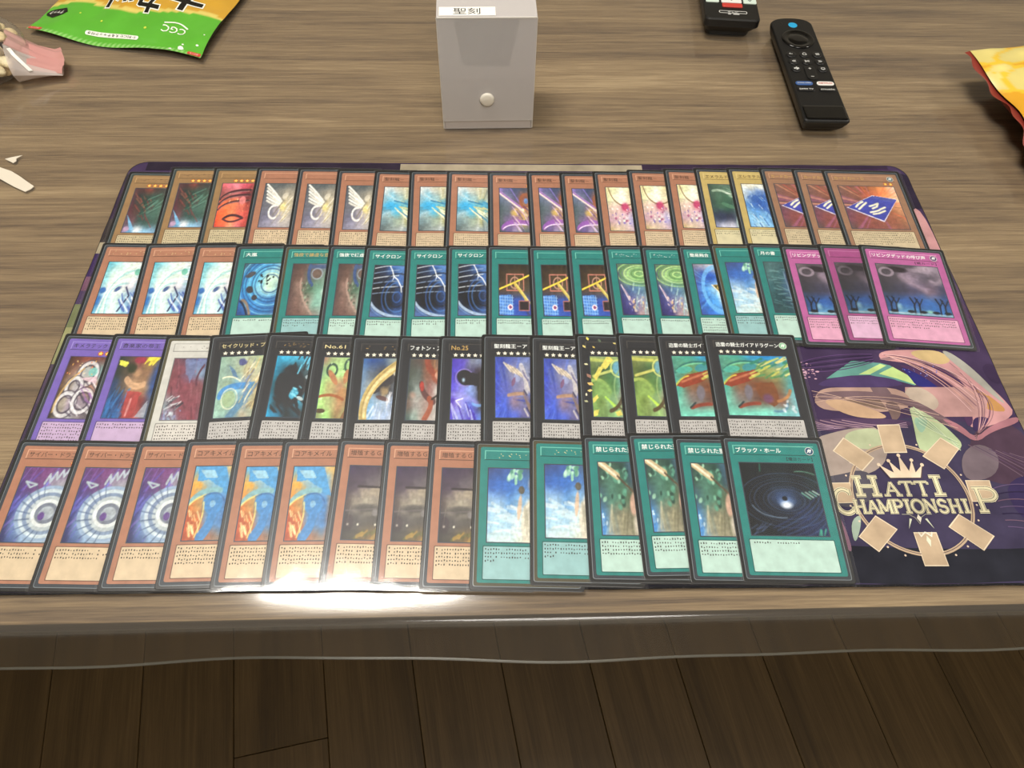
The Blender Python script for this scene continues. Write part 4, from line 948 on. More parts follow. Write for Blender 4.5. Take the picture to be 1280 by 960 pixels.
def art_leaf_screen(p):  # dark leaves over pale trunks and a slanted pale blade
    p.grid(['2c4440 3c5448 305048 3c6078 4c7ca0', '345048 4c7868 406c58 34505c 3c5c78', '3c5868 508070 486c58 5c6850 5c7068', '4888c8 788070 88846c 80806c a89888', '70a8dc 889490 98947c 84806c a8a090'], .95, .04)
    p.blots(34, ['78b498', 'a0d0b4', '5c9c84', '28443c'], (.03, .07), .85, (.0, .6, .0, .66)); p.streaks(14, 1.57, ['a09c80', '6c6c54', 'b8b49c'], .6, (.015, .04), (.2, .4), (.15, .7, .6, .8)); p.line([(.02, .0), (.4, .2)], .1, 'c8b48c'); p.line([(.02, .0), (.42, .22)], .03, 'f0e8d0'); p.line([(.4, .2), (.74, .44)], .028, '584838'); p.ell(.7, .58, .1, .18, 'd4ac98', .9, .15, .3); p.ell(.76, .86, .12, .18, 'd8d0c0', .85, 0, .4); p.streaks(8, 2.0, ['d8ecf8', '3c80c8'], .7, (.02, .04), (.08, .15), (.02, .12, .7, .95))
def art_dark_whirl(p):   # dark whirl around a white light
    p.grid(['161c20 181e22 1a2226 141a1e 16201f', '14181c 181c22 1c242a 161a1e 1a2a2c', '121418 161a20 2c3c58 1c2634 14181e', '14181c 161a22 181e2a 202a48 1e2a44', '161c22 141a20 14182a 1c2446 20305a'], 1.0, .03)
    for k in range(9): p.ring(.54, .52, .12 + .06 * k, .01, ['34486c', '202c48', '4c6490'][k % 3], .5, .62)
    for k in range(7): p.curve((1.0, .35 + .09 * k), (.9, .62 + .07 * k), (.3 + .05 * k, .9 + .03 * k), .012, ['2c3c6c', '3c5480'][k % 2], .6)
    p.ell(.52, .5, .24, .15, '3c5484', .6, -.2, .9, .4); p.ell(.53, .55, .13, .09, '88a8dc', .8, 0, .9); p.ell(.53, .59, .1, .065, 'f0f8ff', 1, 0, .7); p.ell(.52, .5, .045, .04, '10141c', 1, 0, .4)
    for k in range(4): p.line([(.76 + .05 * k, .42 - .01 * k), (.86 + .04 * k, .5 - .02 * k)], .012, ['88d0b8', 'c8ecdc'][k % 2], .8)
    p.curve((.08, .6), (.2, .78), (.5, .76), .008, '88a0b8', .7); p.curve((.72, .12), (.85, .1), (.98, .16), .01, '68a088', .7); p.streaks(5, 1.8, ['3c9c80'], .8, (.008, .015), (.06, .1), (.9, .97, .88, .93)); p.streaks(8, -.6, ['48587c'], .6, (.006, .012), (.08, .16), (.0, .2, .9, 1.0)); p.line([(.27, .02), (.26, .12)], .012, '2c7c64', .7)

# frames: ground, plate light edge, text box, rules lines
FRAMES = dict(
    E=('a6745c', 'd0a084', 'cfbb9c'), EG=('94754f', 'bc9868', 'c4b694'), ED=('98735a', 'c09878', 'c8b898'), N=('bea868', 'd8c488', 'd0c8a4'),
    S=('287d78', '70c0b0', 'b6d4ca'), SB=('287d78', '70c0b0', '92bcbe'), T=('b25e98', 'e0a0c8', 'd8a0bc'), TG=('99487e', 'bc78a4', 'd4acca'),
    X=('2a2b2f', '4a4844', 'b8b6b4'), F=('7460b2', '9a8cd0', 'bea6c8'), W=('c8c8c2', 'a0a09c', 'cecac4'))
WC, HC = 0.059, 0.086
Z_CARD, Z_PRINT, Z_INK, Z_FILM = 0.00036, 0.00040, 0.00043, 0.00050
def rr(x0, x1, y0, y1, r, n=3): return round_rect(x0 * mm, x1 * mm, y0 * mm, y1 * mm, r * mm, n)
def fy(v): return 43.0 - v            # mm from the top edge -> card y
def fx(u): return u - 29.5

def shared_sleeve():
    o = round_rect(-0.03175, 0.03175, -0.04525, 0.04525, 0.0016, 3)
    i1 = [(x * .992, y * .994) for x, y in o]
    v, f = loft([[(x, y, 0) for x, y in o], [(x, y, .00021) for x, y in o], [(x, y, .00030) for x, y in i1]])
    return mesh_pd('sleeve', v, f)
def shared_inner():
    o = round_rect(-0.02995, 0.02995, -0.04345, 0.04345, 0.0014, 3)
    i1 = [(x * .985, y * .99) for x, y in o]
    v, f = loft([[(x, y, .00029) for x, y in o], [(x, y, .00032) for x, y in i1]], False, True)
    return mesh_pd('inner', v, f)
def shared_film():
    rings = []
    for d, z in ((0, .00044), (.0008, .00047), (.0020, .00049), (.0032, Z_FILM)):
        rings.append([(x, y, z) for x, y in round_rect(-0.0332 + d, 0.0336 - d, -0.0462 + d, 0.0458 - d, max(.0017 - d * .4, .0006), 3)])
    v, f = loft(rings, False, True)
    return mesh_pd('film', v, f)
ME_SLEEVE, ME_INNER, ME_FILM = shared_sleeve(), shared_inner(), shared_film()

def frame_mesh(fr):
    P = Print()
    g, edge, boxc = FRAMES[fr]
    P.poly(round_rect(-WC / 2, WC / 2, -HC / 2, HC / 2, .0012, 3), {'SB': '4c4836', 'EG': '384240', 'W': '54503c', 'X': '34363a'}.get(fr, '353b42'), Z_CARD - .00002)
    P.poly(round_rect(-WC / 2 + .0018, WC / 2 - .0014, -HC / 2 + .0018, HC / 2 - .0018, .0012, 3), g, Z_CARD)
    return P.mesh('card')
def plate_mesh(fr, sym):
    P = Print()
    g, edge, boxc = FRAMES[fr]
    gl = np.array(hexc(g))
    P.rect(fx(4.3) * mm, fx(54.7) * mm, fy(10.0) * mm, fy(4.0) * mm, edge, Z_PRINT - .00002)
    P.rect(fx(4.9) * mm, fx(54.7) * mm, fy(10.0) * mm, fy(4.5) * mm, tuple(lin(gl * 1.02)) + (1,), Z_PRINT)
    P.rect(fx(4.3) * mm, fx(54.7) * mm, fy(10.4) * mm, fy(9.9) * mm, tuple(lin(gl * .62)) + (1,), Z_PRINT)
    return P.mesh('name_plate')
def border_mesh(fr):
    P = Print()
    P.rect(fx(6.3) * mm, fx(52.7) * mm, fy(61.6) * mm, fy(15.2) * mm, {'X': '3a4450', 'W': '6c6c70', 'F': '4c4470'}.get(fr, '3c4450'), Z_PRINT - .00002)
    return P.mesh('picture_border')
def box_mesh(fr):
    P = Print()
    g, edge, boxc = FRAMES[fr]
    gl = np.array(hexc(g))
    P.poly(rr(fx(4.6), fx(54.4), fy(82.6), fy(63.2), .6), tuple(lin(gl * .62 + .03)) + (1,), Z_PRINT - .00002)
    P.poly(rr(fx(5.1), fx(53.9), fy(82.1), fy(63.7), .5), boxc, Z_PRINT)
    return P.mesh('text_box')
def rules_mesh(seed, lines):
    """Rows of tiny print, too small to read: broken strokes."""
    r = random.Random(seed)
    v, f = [], []
    def q(x0, x1, y0, y1):
        b = len(v); v.extend([(x0 * mm, y0 * mm, Z_INK), (x1 * mm, y0 * mm, Z_INK), (x1 * mm, y1 * mm, Z_INK), (x0 * mm, y1 * mm, Z_INK)]); f.append((b, b + 1, b + 2, b + 3))
    for k, frac in enumerate(lines):
        y = fy(65.4 + 2.15 * k)
        x = 6.0
        while x < 6.0 + 46.5 * frac:
            w = r.uniform(.5, .72)
            if r.random() < .92:
                d = r.uniform(-.25, .25)
                q(fx(x), fx(x + w), y - r.uniform(.25, .6) + d, y + r.uniform(.2, .6) + d)
            x += 1.5
    return mesh_pd('rules_text', v, f)
def stars_mesh(n, fr):
    P = Print()
    for k in range(n):
        x = fx(8.9 + 4.3 * k) if fr == 'X' else fx(50.6 - 4.3 * k)
        y = fy(12.9)
        if fr == 'X':
            P.star(x * mm, y * mm, 1.75 * mm, 'f0ecd8', Z_INK)
        else:
            P.disc(x * mm, y * mm, 1.8 * mm, 'b8502c', Z_PRINT, 10)
            P.star(x * mm, y * mm, 1.75 * mm, 'f4d468', Z_INK)
    return P.mesh('level_stars')
def symbol_mesh(col, mark):
    P = Print()
    P.disc(fx(51.6) * mm, fy(7.2) * mm, 2.7 * mm, 'dcdcd4', Z_PRINT + .00001, 14)
    P.disc(fx(51.6) * mm, fy(7.2) * mm, 2.4 * mm, col, Z_INK, 14)
    for a, b, c, d in ((-1.3, -.9, 1.2, 1.2), (.1, -1.2, 1.2, .9), (-1.0, .1, .2, 1.3)):
        P.line(Q([(fx(51.6) + a, fy(7.2) + b), (fx(51.6) + c, fy(7.2) + d)]), .55 * mm, mark, Z_INK + .00002)
    return P.mesh('attribute_symbol')
def picture_mesh(fn, seed, *a):
    p = Pic(seed)
    if fn not in (art_tile_comet, art_night_marsh, art_teal_rider, art_dark_whirl): p.u = p.u / .62
    fn(p, *a)
    d = p.noise(26, 26, 2) * .10 + p.noise(10, 40, 2) * .07     # brush grain
    p.img = np.clip(p.img * (1 + d[..., None]), 0, 1)
    n = p.n
    col = lin(np.clip(p.img, 0, 1))
    x = (fx(6.9) + (np.arange(n) / (n - 1)) * 45.2) * mm
    y = (fy(15.8) - (np.arange(n) / (n - 1)) * 45.2) * mm
    X, Y = np.meshgrid(x, y)
    co = np.stack([X, Y, np.full_like(X, Z_PRINT + .00001)], -1).reshape(-1)
    idx = np.arange(n * n).reshape(n, n)
    q = np.stack([idx[1:, :-1], idx[1:, 1:], idx[:-1, 1:], idx[:-1, :-1]], -1).reshape(-1)
    me = bpy.data.meshes.new('picture')
    nf = (n - 1) ** 2
    me.vertices.add(n * n); me.vertices.foreach_set('co', co)
    me.loops.add(nf * 4); me.loops.foreach_set('vertex_index', q.astype(np.int32))
    me.polygons.add(nf); me.polygons.foreach_set('loop_start', np.arange(0, nf * 4, 4, dtype=np.int32))
    me.update(calc_edges=True)
    at = me.color_attributes.new('Col', 'FLOAT_COLOR', 'POINT')
    at.data.foreach_set('color', np.concatenate([col.reshape(-1, 3), np.ones((n * n, 1))], 1).reshape(-1).astype(np.float32))
    return me

# kind: frame, picture, title, title width (mm), ink, stars, rules, symbol colours, extra, what it looks like
FULL, SHORT = (1, 1, 1, 1, 1, .6), (1, .3)
SYS, SYT = ('2c4c4c', 'f0f4f0'), ('5c3c6c', 'f0f4f0')
KINDS = dict(
    bramble=('EG', (art_bramble, 1), '', 0, 'gold', 9, FULL, ('4c3c5c', 'e0d8e0'), 'brown sleeved card with dark green and rust picture'),
    ember=('EG', (art_ember, 2), '', 0, 'brown', 9, FULL, ('8c3428', 'f0e0c0'), 'brown sleeved card with ember red picture'),
    quill=('E', (art_quill, 3), '', 0, 'brown', 5, FULL, ('c8b458', '5c4820'), 'orange sleeved card with white fan of strokes on grey'),
    gust=('E', (art_gust, 4), '聖刻龍－', 15.0, 'brown', 5, FULL, ('c8b458', '5c4820'), 'orange sleeved card with cyan gust picture'),
    dart=('E', (art_violet_dart, 5), '聖刻龍－', 15.0, 'brown', 6, FULL, ('c8b458', '5c4820'), 'orange sleeved card with violet and gold diagonal picture'),
    bloom=('E', (art_bloom, 6), '聖刻龍－', 15.0, 'brown', 6, FULL, ('c8b458', '5c4820'), 'orange sleeved card with cream picture and rose knot'),
    moss=('N', (art_moss_cave, 7), 'エメラルド', 18.0, 'brown', 6, (1, .6), ('3c7c4c', 'e0f0e0'), 'yellow sleeved card with dark green picture'),
    surf=('N', (art_surf, 8), 'エレキテル', 18.0, 'brown', 6, (1, 1, .5), ('c8b458', '5c4820'), 'yellow sleeved card with blue and white surge picture'),
    tile=('ED', (art_tile_comet, 9), 'カードカー・Ｄ', 24.0, 'gold', 2, FULL, ('5c6c70', 'e8f0f0'), 'brown sleeved card with flying blue slab picture'),
    spiral=('E', (art_wind_spiral, 10), '', 0, 'yellow', 4, (1, .9, 1, .9, .5), ('5c9c6c', 'e8f4e8'), 'orange sleeved card with white and cyan whirl picture'),
    storm=('S', (art_storm, 11), '大嵐', 8.0, 'white', 0, (.95,), SYS, 'teal sleeved card with blue whirlwind picture and short white title'),
    urn_dim=('SB', (art_urn, 12), '強欲で謙虚な壺', 25.0, 'gold', 0, (1, 1, .3), SYS, 'teal sleeved card with urn and brown rock picture under foil title'),
    urn=('S', (art_urn, 12), '強欲で謙虚な壺', 25.0, 'white', 0, (1, 1, .9), SYS, 'teal sleeved card with urn and brown rock picture under white title'),
    vortex=('S', (art_vortex, 13), 'サイクロン', 18.5, 'white', 0, (1, .35), SYS, 'teal sleeved card with black funnel and pale arcs'),
    circuit=('S', (art_circuit, 14), '', 0, 'white', 0, (1, 1), SYS, 'teal sleeved card with gold beams over blue grid'),
    whirl=('S', (art_green_whirl, 15), '', 0, 'white', 0, (.9,), SYS, 'teal sleeved card with green disc above pale shoal'),
    flare=('S', (art_blue_flare, 16), '簡易融合', 14.0, 'white', 0, FULL, SYS, 'teal sleeved card with blue flare and golden wedge'),
    sky_dim=('SB', (art_sky_day, 17), '', 0, 'gold', 0, (1, 1, .8), SYS, 'teal sleeved card with blue sky picture and blank foil title'),
    shutter=('S', (art_window_teal, 18), '月の書', 11.0, 'white', 0, (1, .6), SYS, 'teal sleeved card with murky blue shutter picture'),
    marsh=('T', (art_night_marsh, 19), 'リビングデッドの呼び声', 39.5, 'white', 0, (1, 1, 1, .55), SYT, 'magenta sleeved card with night shore picture and white title'),
    marsh_dim=('TG', (art_night_marsh, 19, True), '', 0, 'dark', 0, (1, 1, .8), SYT, 'magenta sleeved card with dim night shore picture and dark title bar'),
    chrome=('F', (art_chrome, 20), 'キメラテック・', 24.0, 'dark', 7, FULL, ('5c3c6c', 'e8e0f0'), 'purple sleeved card with chrome tubes picture'),
    banner=('F', (art_banner, 21), '音楽家の帝王', 24.0, 'dark', 4, (1, .8), ('7c5c2c', 'f0e8d0'), 'purple sleeved card with crimson and gold on blue picture'),
    maroon=('W', (art_maroon, 22), '', 0, 'dark', 5, FULL, ('5c3c6c', 'e8e0f0'), 'white sleeved card with maroon folds picture'),
    sash=('X', (art_azure_sash, 23), 'セイクリッド・プ', 28.0, 'yellow', 5, FULL, ('c8b458', '5c4820'), 'black sleeved card with azure sash picture'),
    plume=('X', (art_ink_plume, 24), '', 0, 'gold', 6, FULL, ('5c3c6c', 'e8e0f0'), 'black sleeved card with black plume on cyan'),
    cups=('X', (art_lime_cups, 25), 'No.61 ヴ', 22.0, 'yellow', 5, FULL, ('8c3428', 'f0e0c0'), 'black sleeved card with lime and tan leaves picture'),
    sickle=('X', (art_sickle, 26), '', 0, 'gold', 6, FULL, ('c8b458', '5c4820'), 'black sleeved card with cream crescent on blue'),
    wisps=('X', (art_rust_wisps, 27), 'フォトン・ストリ', 27.0, 'white', 5, FULL, ('c8b458', '5c4820'), 'black sleeved card with rust coils on smoke'),
    beam=('X', (art_violet_beam, 28), 'No.25', 11.0, 'gold', 6, FULL, ('c8b458', '5c4820'), 'black sleeved card with violet folds picture'),
    feather=('X', (art_cobalt_feather, 29), '聖刻龍王－ア', 22.0, 'white', 6, FULL, ('c8b458', '5c4820'), 'black sleeved card with pale feathers on cobalt'),
    orb_foil=('X', (art_green_orb, 30, True), '', 0, 'gold', 5, FULL, ('5c9c6c', 'e8f4e8'), 'black sleeved card with green orb picture and gold confetti foil'),
    orb=('X', (art_green_orb, 30), '', 0, 'gold', 6, FULL, ('5c9c6c', 'e8f4e8'), 'black sleeved card with green orb picture and plain black edge'),
    rider=('X', (art_teal_rider, 31), '迅雷の騎士ガイアドラグーン', 42.5, 'white', 7, FULL, ('8cc09c', 'e8f4e8'), 'black sleeved card with russet tangle on bright teal'),
    coil=('E', (art_silver_coil, 32), 'サイバー・ドラゴン', 31.0, 'brown', 5, (.5, 1, .5), ('c8b458', '5c4820'), 'orange sleeved card with silver coil on violet'),
    drape=('E', (art_blue_on_flame, 33), 'コアキメイル', 22.0, 'brown', 4, (.6, 1, 1, 1, .6), ('c8b458', '5c4820'), 'orange sleeved card with blue drapery on flame'),
    shelf=('E', (art_night_shelf, 34), '増殖するＧ', 18.0, 'brown', 2, (.6, 1, 1, 1, .6), ('7c5c2c', 'f0e8d0'), 'orange sleeved card with dusky grey banks picture'),
    sky=('SB', (art_sky_day, 17), '', 0, 'gold', 0, (1, 1, 1, .1), SYS, 'teal sleeved card with pale shape under blue sky'),
    leaf=('S', (art_leaf_screen, 35), '禁じられた聖槍', 27.0, 'white', 0, (1, 1, 1, .9), SYS, 'teal sleeved card with leaves and slanted pale blade'),
    dark=('S', (art_dark_whirl, 36), 'ブラック・ホール', 28.0, 'white', 0, (.6,), ('2c4c6c', 'f0f4f0'), 'teal sleeved card with dark whirl around white light'),
)
_shared = {}
def once(key, fn, *a):
    if key not in _shared: _shared[key] = fn(*a)
    return _shared[key]

def foil_title(seed, n, w):      # broken foil writing, its glints painted as short flat strokes
    r = random.Random(seed)
    P = Print()
    for k in range(n):
        x = 6.5 + w * k / n
        for j in range(r.randint(0, 3)):
            a, b = x + r.uniform(0, 2.4), fy(7.2) + r.uniform(-1.4, 1.4)
            P.line(Q([(fx(a), b), (fx(a + r.uniform(.2, .9)), b + r.uniform(-.6, .6))]), .32 * mm, '000000', Z_INK)
    return P.mesh('title')

def build_card(kind, seed):
    fr, art, title, tw, ink_, stars, rules, sym, look = KINDS[kind]
    root = empty('trading_card')
    link('sleeve', ME_SLEEVE, root, M['sleeve'])
    link('inner_sleeve', ME_INNER, root, M['inner'])
    card = link('card', once('f' + fr, frame_mesh, fr), root, M['frame'])
    link('name_plate', once('p' + fr, plate_mesh, fr, sym), card, M['frame'])
    link('picture_border', once('b' + fr, border_mesh, fr), card, M['ink'])
    link('picture', once('a' + str(art[1:]), picture_mesh, *art), card, M['ink'])
    link('text_box', once('x' + fr, box_mesh, fr), card, M['frame'])
    link('rules_text', once('r' + kind, rules_mesh, art[1], rules), card, M['rules'])
    if title:
        tm = once('t' + kind, text_mesh, 'title', title, fx(6.0) * mm, fy(8.9) * mm, tw * mm, 3.5 * mm, Z_INK, 0.012 if ink_ == 'white' else .004)
        link('title', tm, card, M['t_' + ink_])
    elif kind in ('spiral', 'plume', 'sickle', 'sky', 'whirl', 'bramble', 'maroon', 'beam'):
        n = {'bramble': 14, 'whirl': 12}.get(kind, 10)
        link('title', once('t' + kind, foil_title, art[1] + 50, n, 30), card, M['t_' + ('white' if kind == 'whirl' else 'brown' if kind in ('bramble',) else 'gold' if kind in ('plume', 'sickle') else 'yellow' if kind != 'maroon' else 'brown')])
    if stars: link('level_stars', once('s%d%s' % (stars, fr), stars_mesh, stars, fr), card, M['ink'])
    link('attribute_symbol', once('y' + str(sym), symbol_mesh, *sym), card, M['ink'])
    if fr in 'SSBTTG' and kind in ('dark', 'marsh'):
        link('type_text', once('k' + kind, text_mesh, 'type_text', '【魔法カード】' if kind == 'dark' else '【罠カード】', fx(36.5) * mm, fy(14.0) * mm, 16.0 * mm, 2.5 * mm, Z_INK), card, M['t_dark'])
    if kind == 'orb_foil': link('confetti_foil', once('confetti', confetti_mesh), card, M['ink'])
    link('clear_sleeve', ME_FILM, root, M['film'])
    return root
def confetti_mesh():
    P = Print()
    r = random.Random(5)
    for x, y, s, c in ((6, 1.6, 1.6, 'e0d468'), (3.4, 8, 1.5, 'd8c878'), (9.8, 8.4, 1.1, 'd8bc60'), (4, 22, 1.4, 'e0dcb0'), (5.4, 31, 2.2, '9c7464'), (6, 37, 2.2, 'e0c070'), (5.6, 42, 1.7, 'e8d080'), (3, 45, 1.2, 'e8e0c0'), (2.6, 50, 1.4, 'b8b890'), (14, 3, 1.6, '5c6c58'), (24, 5, 1.2, 'd8c878'), (40, 8, 1.6, 'e0d468'), (55, 20, 1.8, 'd8c878'), (56, 40, 1.6, 'e0d468'), (30, 62.4, 1.0, 'e0dcb0')):
        a = r.uniform(0, 3)
        P.poly([((fx(x) + s * k * math.cos(a + t)) * mm, (fy(y) + s * k * math.sin(a + t)) * mm) for t, k in ((0, 1), (1.3, .6), (3.1, 1.1), (4.4, .7))], c, Z_INK + .00001)
    return P.mesh('confetti_foil')

ROWS = [
    ['bramble'] * 2 + ['ember'] + ['quill'] * 3 + ['gust'] * 3 + ['dart'] * 3 + ['bloom'] * 3 + ['moss', 'surf'] + ['tile'] * 3,
    ['spiral'] * 3 + ['storm', 'urn_dim', 'urn'] + ['vortex'] * 3 + ['circuit'] * 3 + ['whirl'] * 2 + ['flare', 'sky_dim', 'shutter', 'marsh', 'marsh_dim', 'marsh'],
    ['chrome', 'banner', 'maroon', 'sash', 'plume', 'cups', 'sickle', 'wisps', 'beam', 'feather', 'feather', 'orb_foil', 'orb', 'rider', 'rider'],
    ['coil'] * 3 + ['drape'] * 3 + ['shelf'] * 3 + ['sky'] * 2 + ['leaf'] * 3 + ['dark']]
# where each card's upper left corner lies on the mat (m) and how it is turned (degrees)
POSES = [
[(-0.3040,0.4317,3.2),(-0.2726,0.4385,4.4),(-0.2397,0.4402,4.5),(-0.2064,0.4419,4.0),(-0.1742,0.4429,3.8),(-0.1435,0.4427,3.9),(-0.1139,0.4432,2.4),(-0.0868,0.4443,3.9),(-0.0573,0.4459,2.4),(-0.0253,0.4463,3.1),(0.0052,0.4479,3.6),(0.0312,0.4484,3.5),(0.0575,0.4514,3.2),(0.0850,0.4547,2.6),(0.1144,0.4576,1.7),(0.1390,0.4594,2.1),(0.1655,0.4611,1.9),(0.1916,0.4625,2.5),(0.2180,0.4630,1.4),(0.2421,0.4630,2.5)],
[(-0.2992,0.3565,2.9),(-0.2677,0.3570,5.3),(-0.2327,0.3587,4.6),(-0.2036,0.3589,4.7),(-0.1691,0.3606,3.8),(-0.1365,0.3622,3.0),(-0.1105,0.3624,2.1),(-0.0809,0.3638,3.3),(-0.0514,0.3659,3.4),(-0.0224,0.3674,2.6),(0.0078,0.3681,3.3),(0.0355,0.3695,3.2),(0.0622,0.3715,3.7),(0.0901,0.3724,2.7),(0.1176,0.3742,2.9),(0.1416,0.3769,3.3),(0.1699,0.3789,2.3),(0.1938,0.3783,1.5),(0.2224,0.3809,1.4),(0.2532,0.3819,-1.0)],
[(-0.2962,0.2749,1.3),(-0.2647,0.2761,2.2),(-0.2298,0.2758,3.6),(-0.2010,0.2776,6.6),(-0.1636,0.2812,1.9),(-0.1328,0.2814,2.0),(-0.1075,0.2812,3.1),(-0.0765,0.2826,1.5),(-0.0495,0.2838,2.2),(-0.0215,0.2864,2.5),(0.0108,0.2867,1.3),(0.0410,0.2897,1.8),(0.0687,0.2915,1.7),(0.0950,0.2921,2.8),(0.1269,0.2945,1.8)],
[(-0.2941,0.1954,1.6),(-0.2590,0.1964,1.6),(-0.2243,0.1974,2.8),(-0.1954,0.1994,3.8),(-0.1655,0.2003,3.6),(-0.1374,0.2017,3.1),(-0.1039,0.2040,1.4),(-0.0762,0.2042,1.9),(-0.0490,0.2045,1.4),(-0.0216,0.2056,1.3),(0.0119,0.2094,1.2),(0.0437,0.2121,1.8),(0.0715,0.2147,3.4),(0.0999,0.2136,1.7),(0.1293,0.2153,1.6)],
]
ROWNAME = ['back row', 'second row', 'third row', 'front row']
SX, SY = 0.026, 0.028            # every card leans on its neighbour to the left and on the row behind
for ri, row in enumerate(ROWS):
    for ci, kind in enumerate(row):
        x, y, deg = POSES[ri][ci]
        th = math.radians(deg)
        root = build_card(kind, ri * 20 + ci)
        n_ = Vector((SX, -SY, 1)).normalized()
        ax = Vector((math.cos(th), math.sin(th), 0)); ax = (ax - n_ * ax.dot(n_)).normalized()
        ay = n_.cross(ax)
        cx, cy = x + math.cos(th) * .03175 + math.sin(th) * .04525, y + math.sin(th) * .03175 - math.cos(th) * .04525
        cz = TZ + MT + 0.0009 + SX * .0318 + SY * .0453
        root.matrix_world = Matrix(((ax.x, ay.x, n_.x, cx), (ax.y, ay.y, n_.y, cy), (ax.z, ay.z, n_.z, cz), (0, 0, 0, 1)))
        same = [k for k, q in enumerate(row) if q == kind]
        look = KINDS[kind][8]
        where = ROWNAME[ri]
        if len(same) == 1: lab = look + ', ' + where
        elif len(same) == 2: lab = look + ', ' + ('leftmost' if ci == same[0] else 'rightmost') + ' of two, ' + where
        else: lab = look + ', ' + ('leftmost', 'middle', 'rightmost')[same.index(ci)] + ' of three, ' + where
        tag(root, lab, 'card', 'sleeved trading cards in the ' + where)

# ------------------------------------------------------------------ the clear deck box
M['frost'] = None
def frosted(name, col, alpha, rough=0.35, ior=1.4, through=.3):
    m = bpy.data.materials.new(name); m.use_nodes = True
    nt = m.node_tree; nt.nodes.clear()
    out = N(nt, 'ShaderNodeOutputMaterial')
    tr = N(nt, 'ShaderNodeBsdfTransparent'); tr.inputs['Color'].default_value = (.95, .95, .95, 1)
    df = N(nt, 'ShaderNodeBsdfDiffuse'); df.inputs['Color'].default_value = L4(col)
    tl = N(nt, 'ShaderNodeBsdfTranslucent'); tl.inputs['Color'].default_value = L4(col)
    gl = N(nt, 'ShaderNodeBsdfGlossy'); gl.inputs['Roughness'].default_value = rough
    fr = N(nt, 'ShaderNodeFresnel'); both_sides(nt, fr, ior)
    a = N(nt, 'ShaderNodeMixShader'); a.inputs[0].default_value = through
    b = N(nt, 'ShaderNodeMixShader'); b.inputs[0].default_value = alpha
    c = N(nt, 'ShaderNodeMixShader')
    nt.links.new(df.outputs[0], a.inputs[1]); nt.links.new(tl.outputs[0], a.inputs[2])
    nt.links.new(tr.outputs[0], b.inputs[1]); nt.links.new(a.outputs[0], b.inputs[2])
    nt.links.new(fr.outputs[0], c.inputs[0]); nt.links.new(b.outputs[0], c.inputs[1]); nt.links.new(gl.outputs[0], c.inputs[2])
    nt.links.new(c.outputs[0], out.inputs[0])
    return m
M['frost'] = frosted('frosted_plastic', 'f0eae8', 0.55)
M['frost_front'] = frosted('frosted_front', 'd6cecb', .80, through=.06)
M['frost_tab_shade'] = frosted('shade_tinted_tab', '5e544c', .97, through=.05)  # shade of the stacked plastic layers put into a dark colour
M['frost_lid'] = frosted('frosted_lid', 'f4f0f0', .38, through=.04)
M['frost_back'] = frosted('frosted_back', 'ece6e4', .15, through=.1)
M['frost_edge'] = frosted('frosted_plastic_fold', 'f0ece6', 0.85)
M['white_plastic'] = plain('white_plastic', 'e4ded2', 0.35, 0.5)
M['label_paper'] = plain('label_tape', 'f2f0ea', 0.5)
M['black_ink'] = plain('black_ink', '1c1a18', 0.6)

def prism(pts, y0, y1):
    """An outline in the x-z plane given thickness in y."""
    n = len(pts)
    v = [(x, y0, z) for x, z in pts] + [(x, y1, z) for x, z in pts]
    f = [tuple(range(n)), tuple(reversed(range(n, 2 * n)))]
    f += [((k + 1) % n, k, k + n, (k + 1) % n + n) for k in range(n)]
    return v, f

BW, BH_, BD = 0.0735, 0.0975, 0.046
box = empty('deck_box', (-0.0279, 0.5071, TZ + 0.0002), math.radians(4.2))
tag(box, 'frosted clear plastic card box with a printed white label on top', 'card box')
hw = BW / 2
def wall(name, verts, faces, m=M['frost']):
    return link(name, mesh_pd(name, verts, faces), box, m)
t_ = 0.0007
v, f = prism([(-hw + .001, 0), (hw - .001, 0), (hw - .001, BH_ - .002), (-hw + .001, BH_ - .002)], .0016, .0016 + t_)
wall('front_panel', v, f, M['frost_front'])
v, f = prism([(-hw * .50, BH_ * .595), (hw * .46, BH_ * .595), (hw * .66, BH_ - .0022), (-hw * .68, BH_ - .0022)], .0009, .0014)
tag(wall('tuck_tab', v, f, M['frost_tab_shade']), 'tapered tab behind the front flap, shade put into its dark colour')
v, f = prism([(-hw + .001, 0), (hw - .001, 0), (hw - .001, BH_ - .001), (-hw + .001, BH_ - .001)], BD - t_, BD)
wall('back_panel', v, f, M['frost_back'])
for s_ in (-1, 1):
    bm = bmesh.new(); box_bm(bm, s_ * hw - (t_ if s_ > 0 else 0), s_ * hw + (0 if s_ > 0 else t_), .0012, BD, 0, BH_ - .001)
    link('side_panel', bm_mesh(bm, 'side_panel'), box, M['frost'])
bm = bmesh.new(); box_bm(bm, -hw, hw, .0012, BD, 0, t_); link('bottom_panel', bm_mesh(bm, 'bottom_panel'), box, M['frost'])
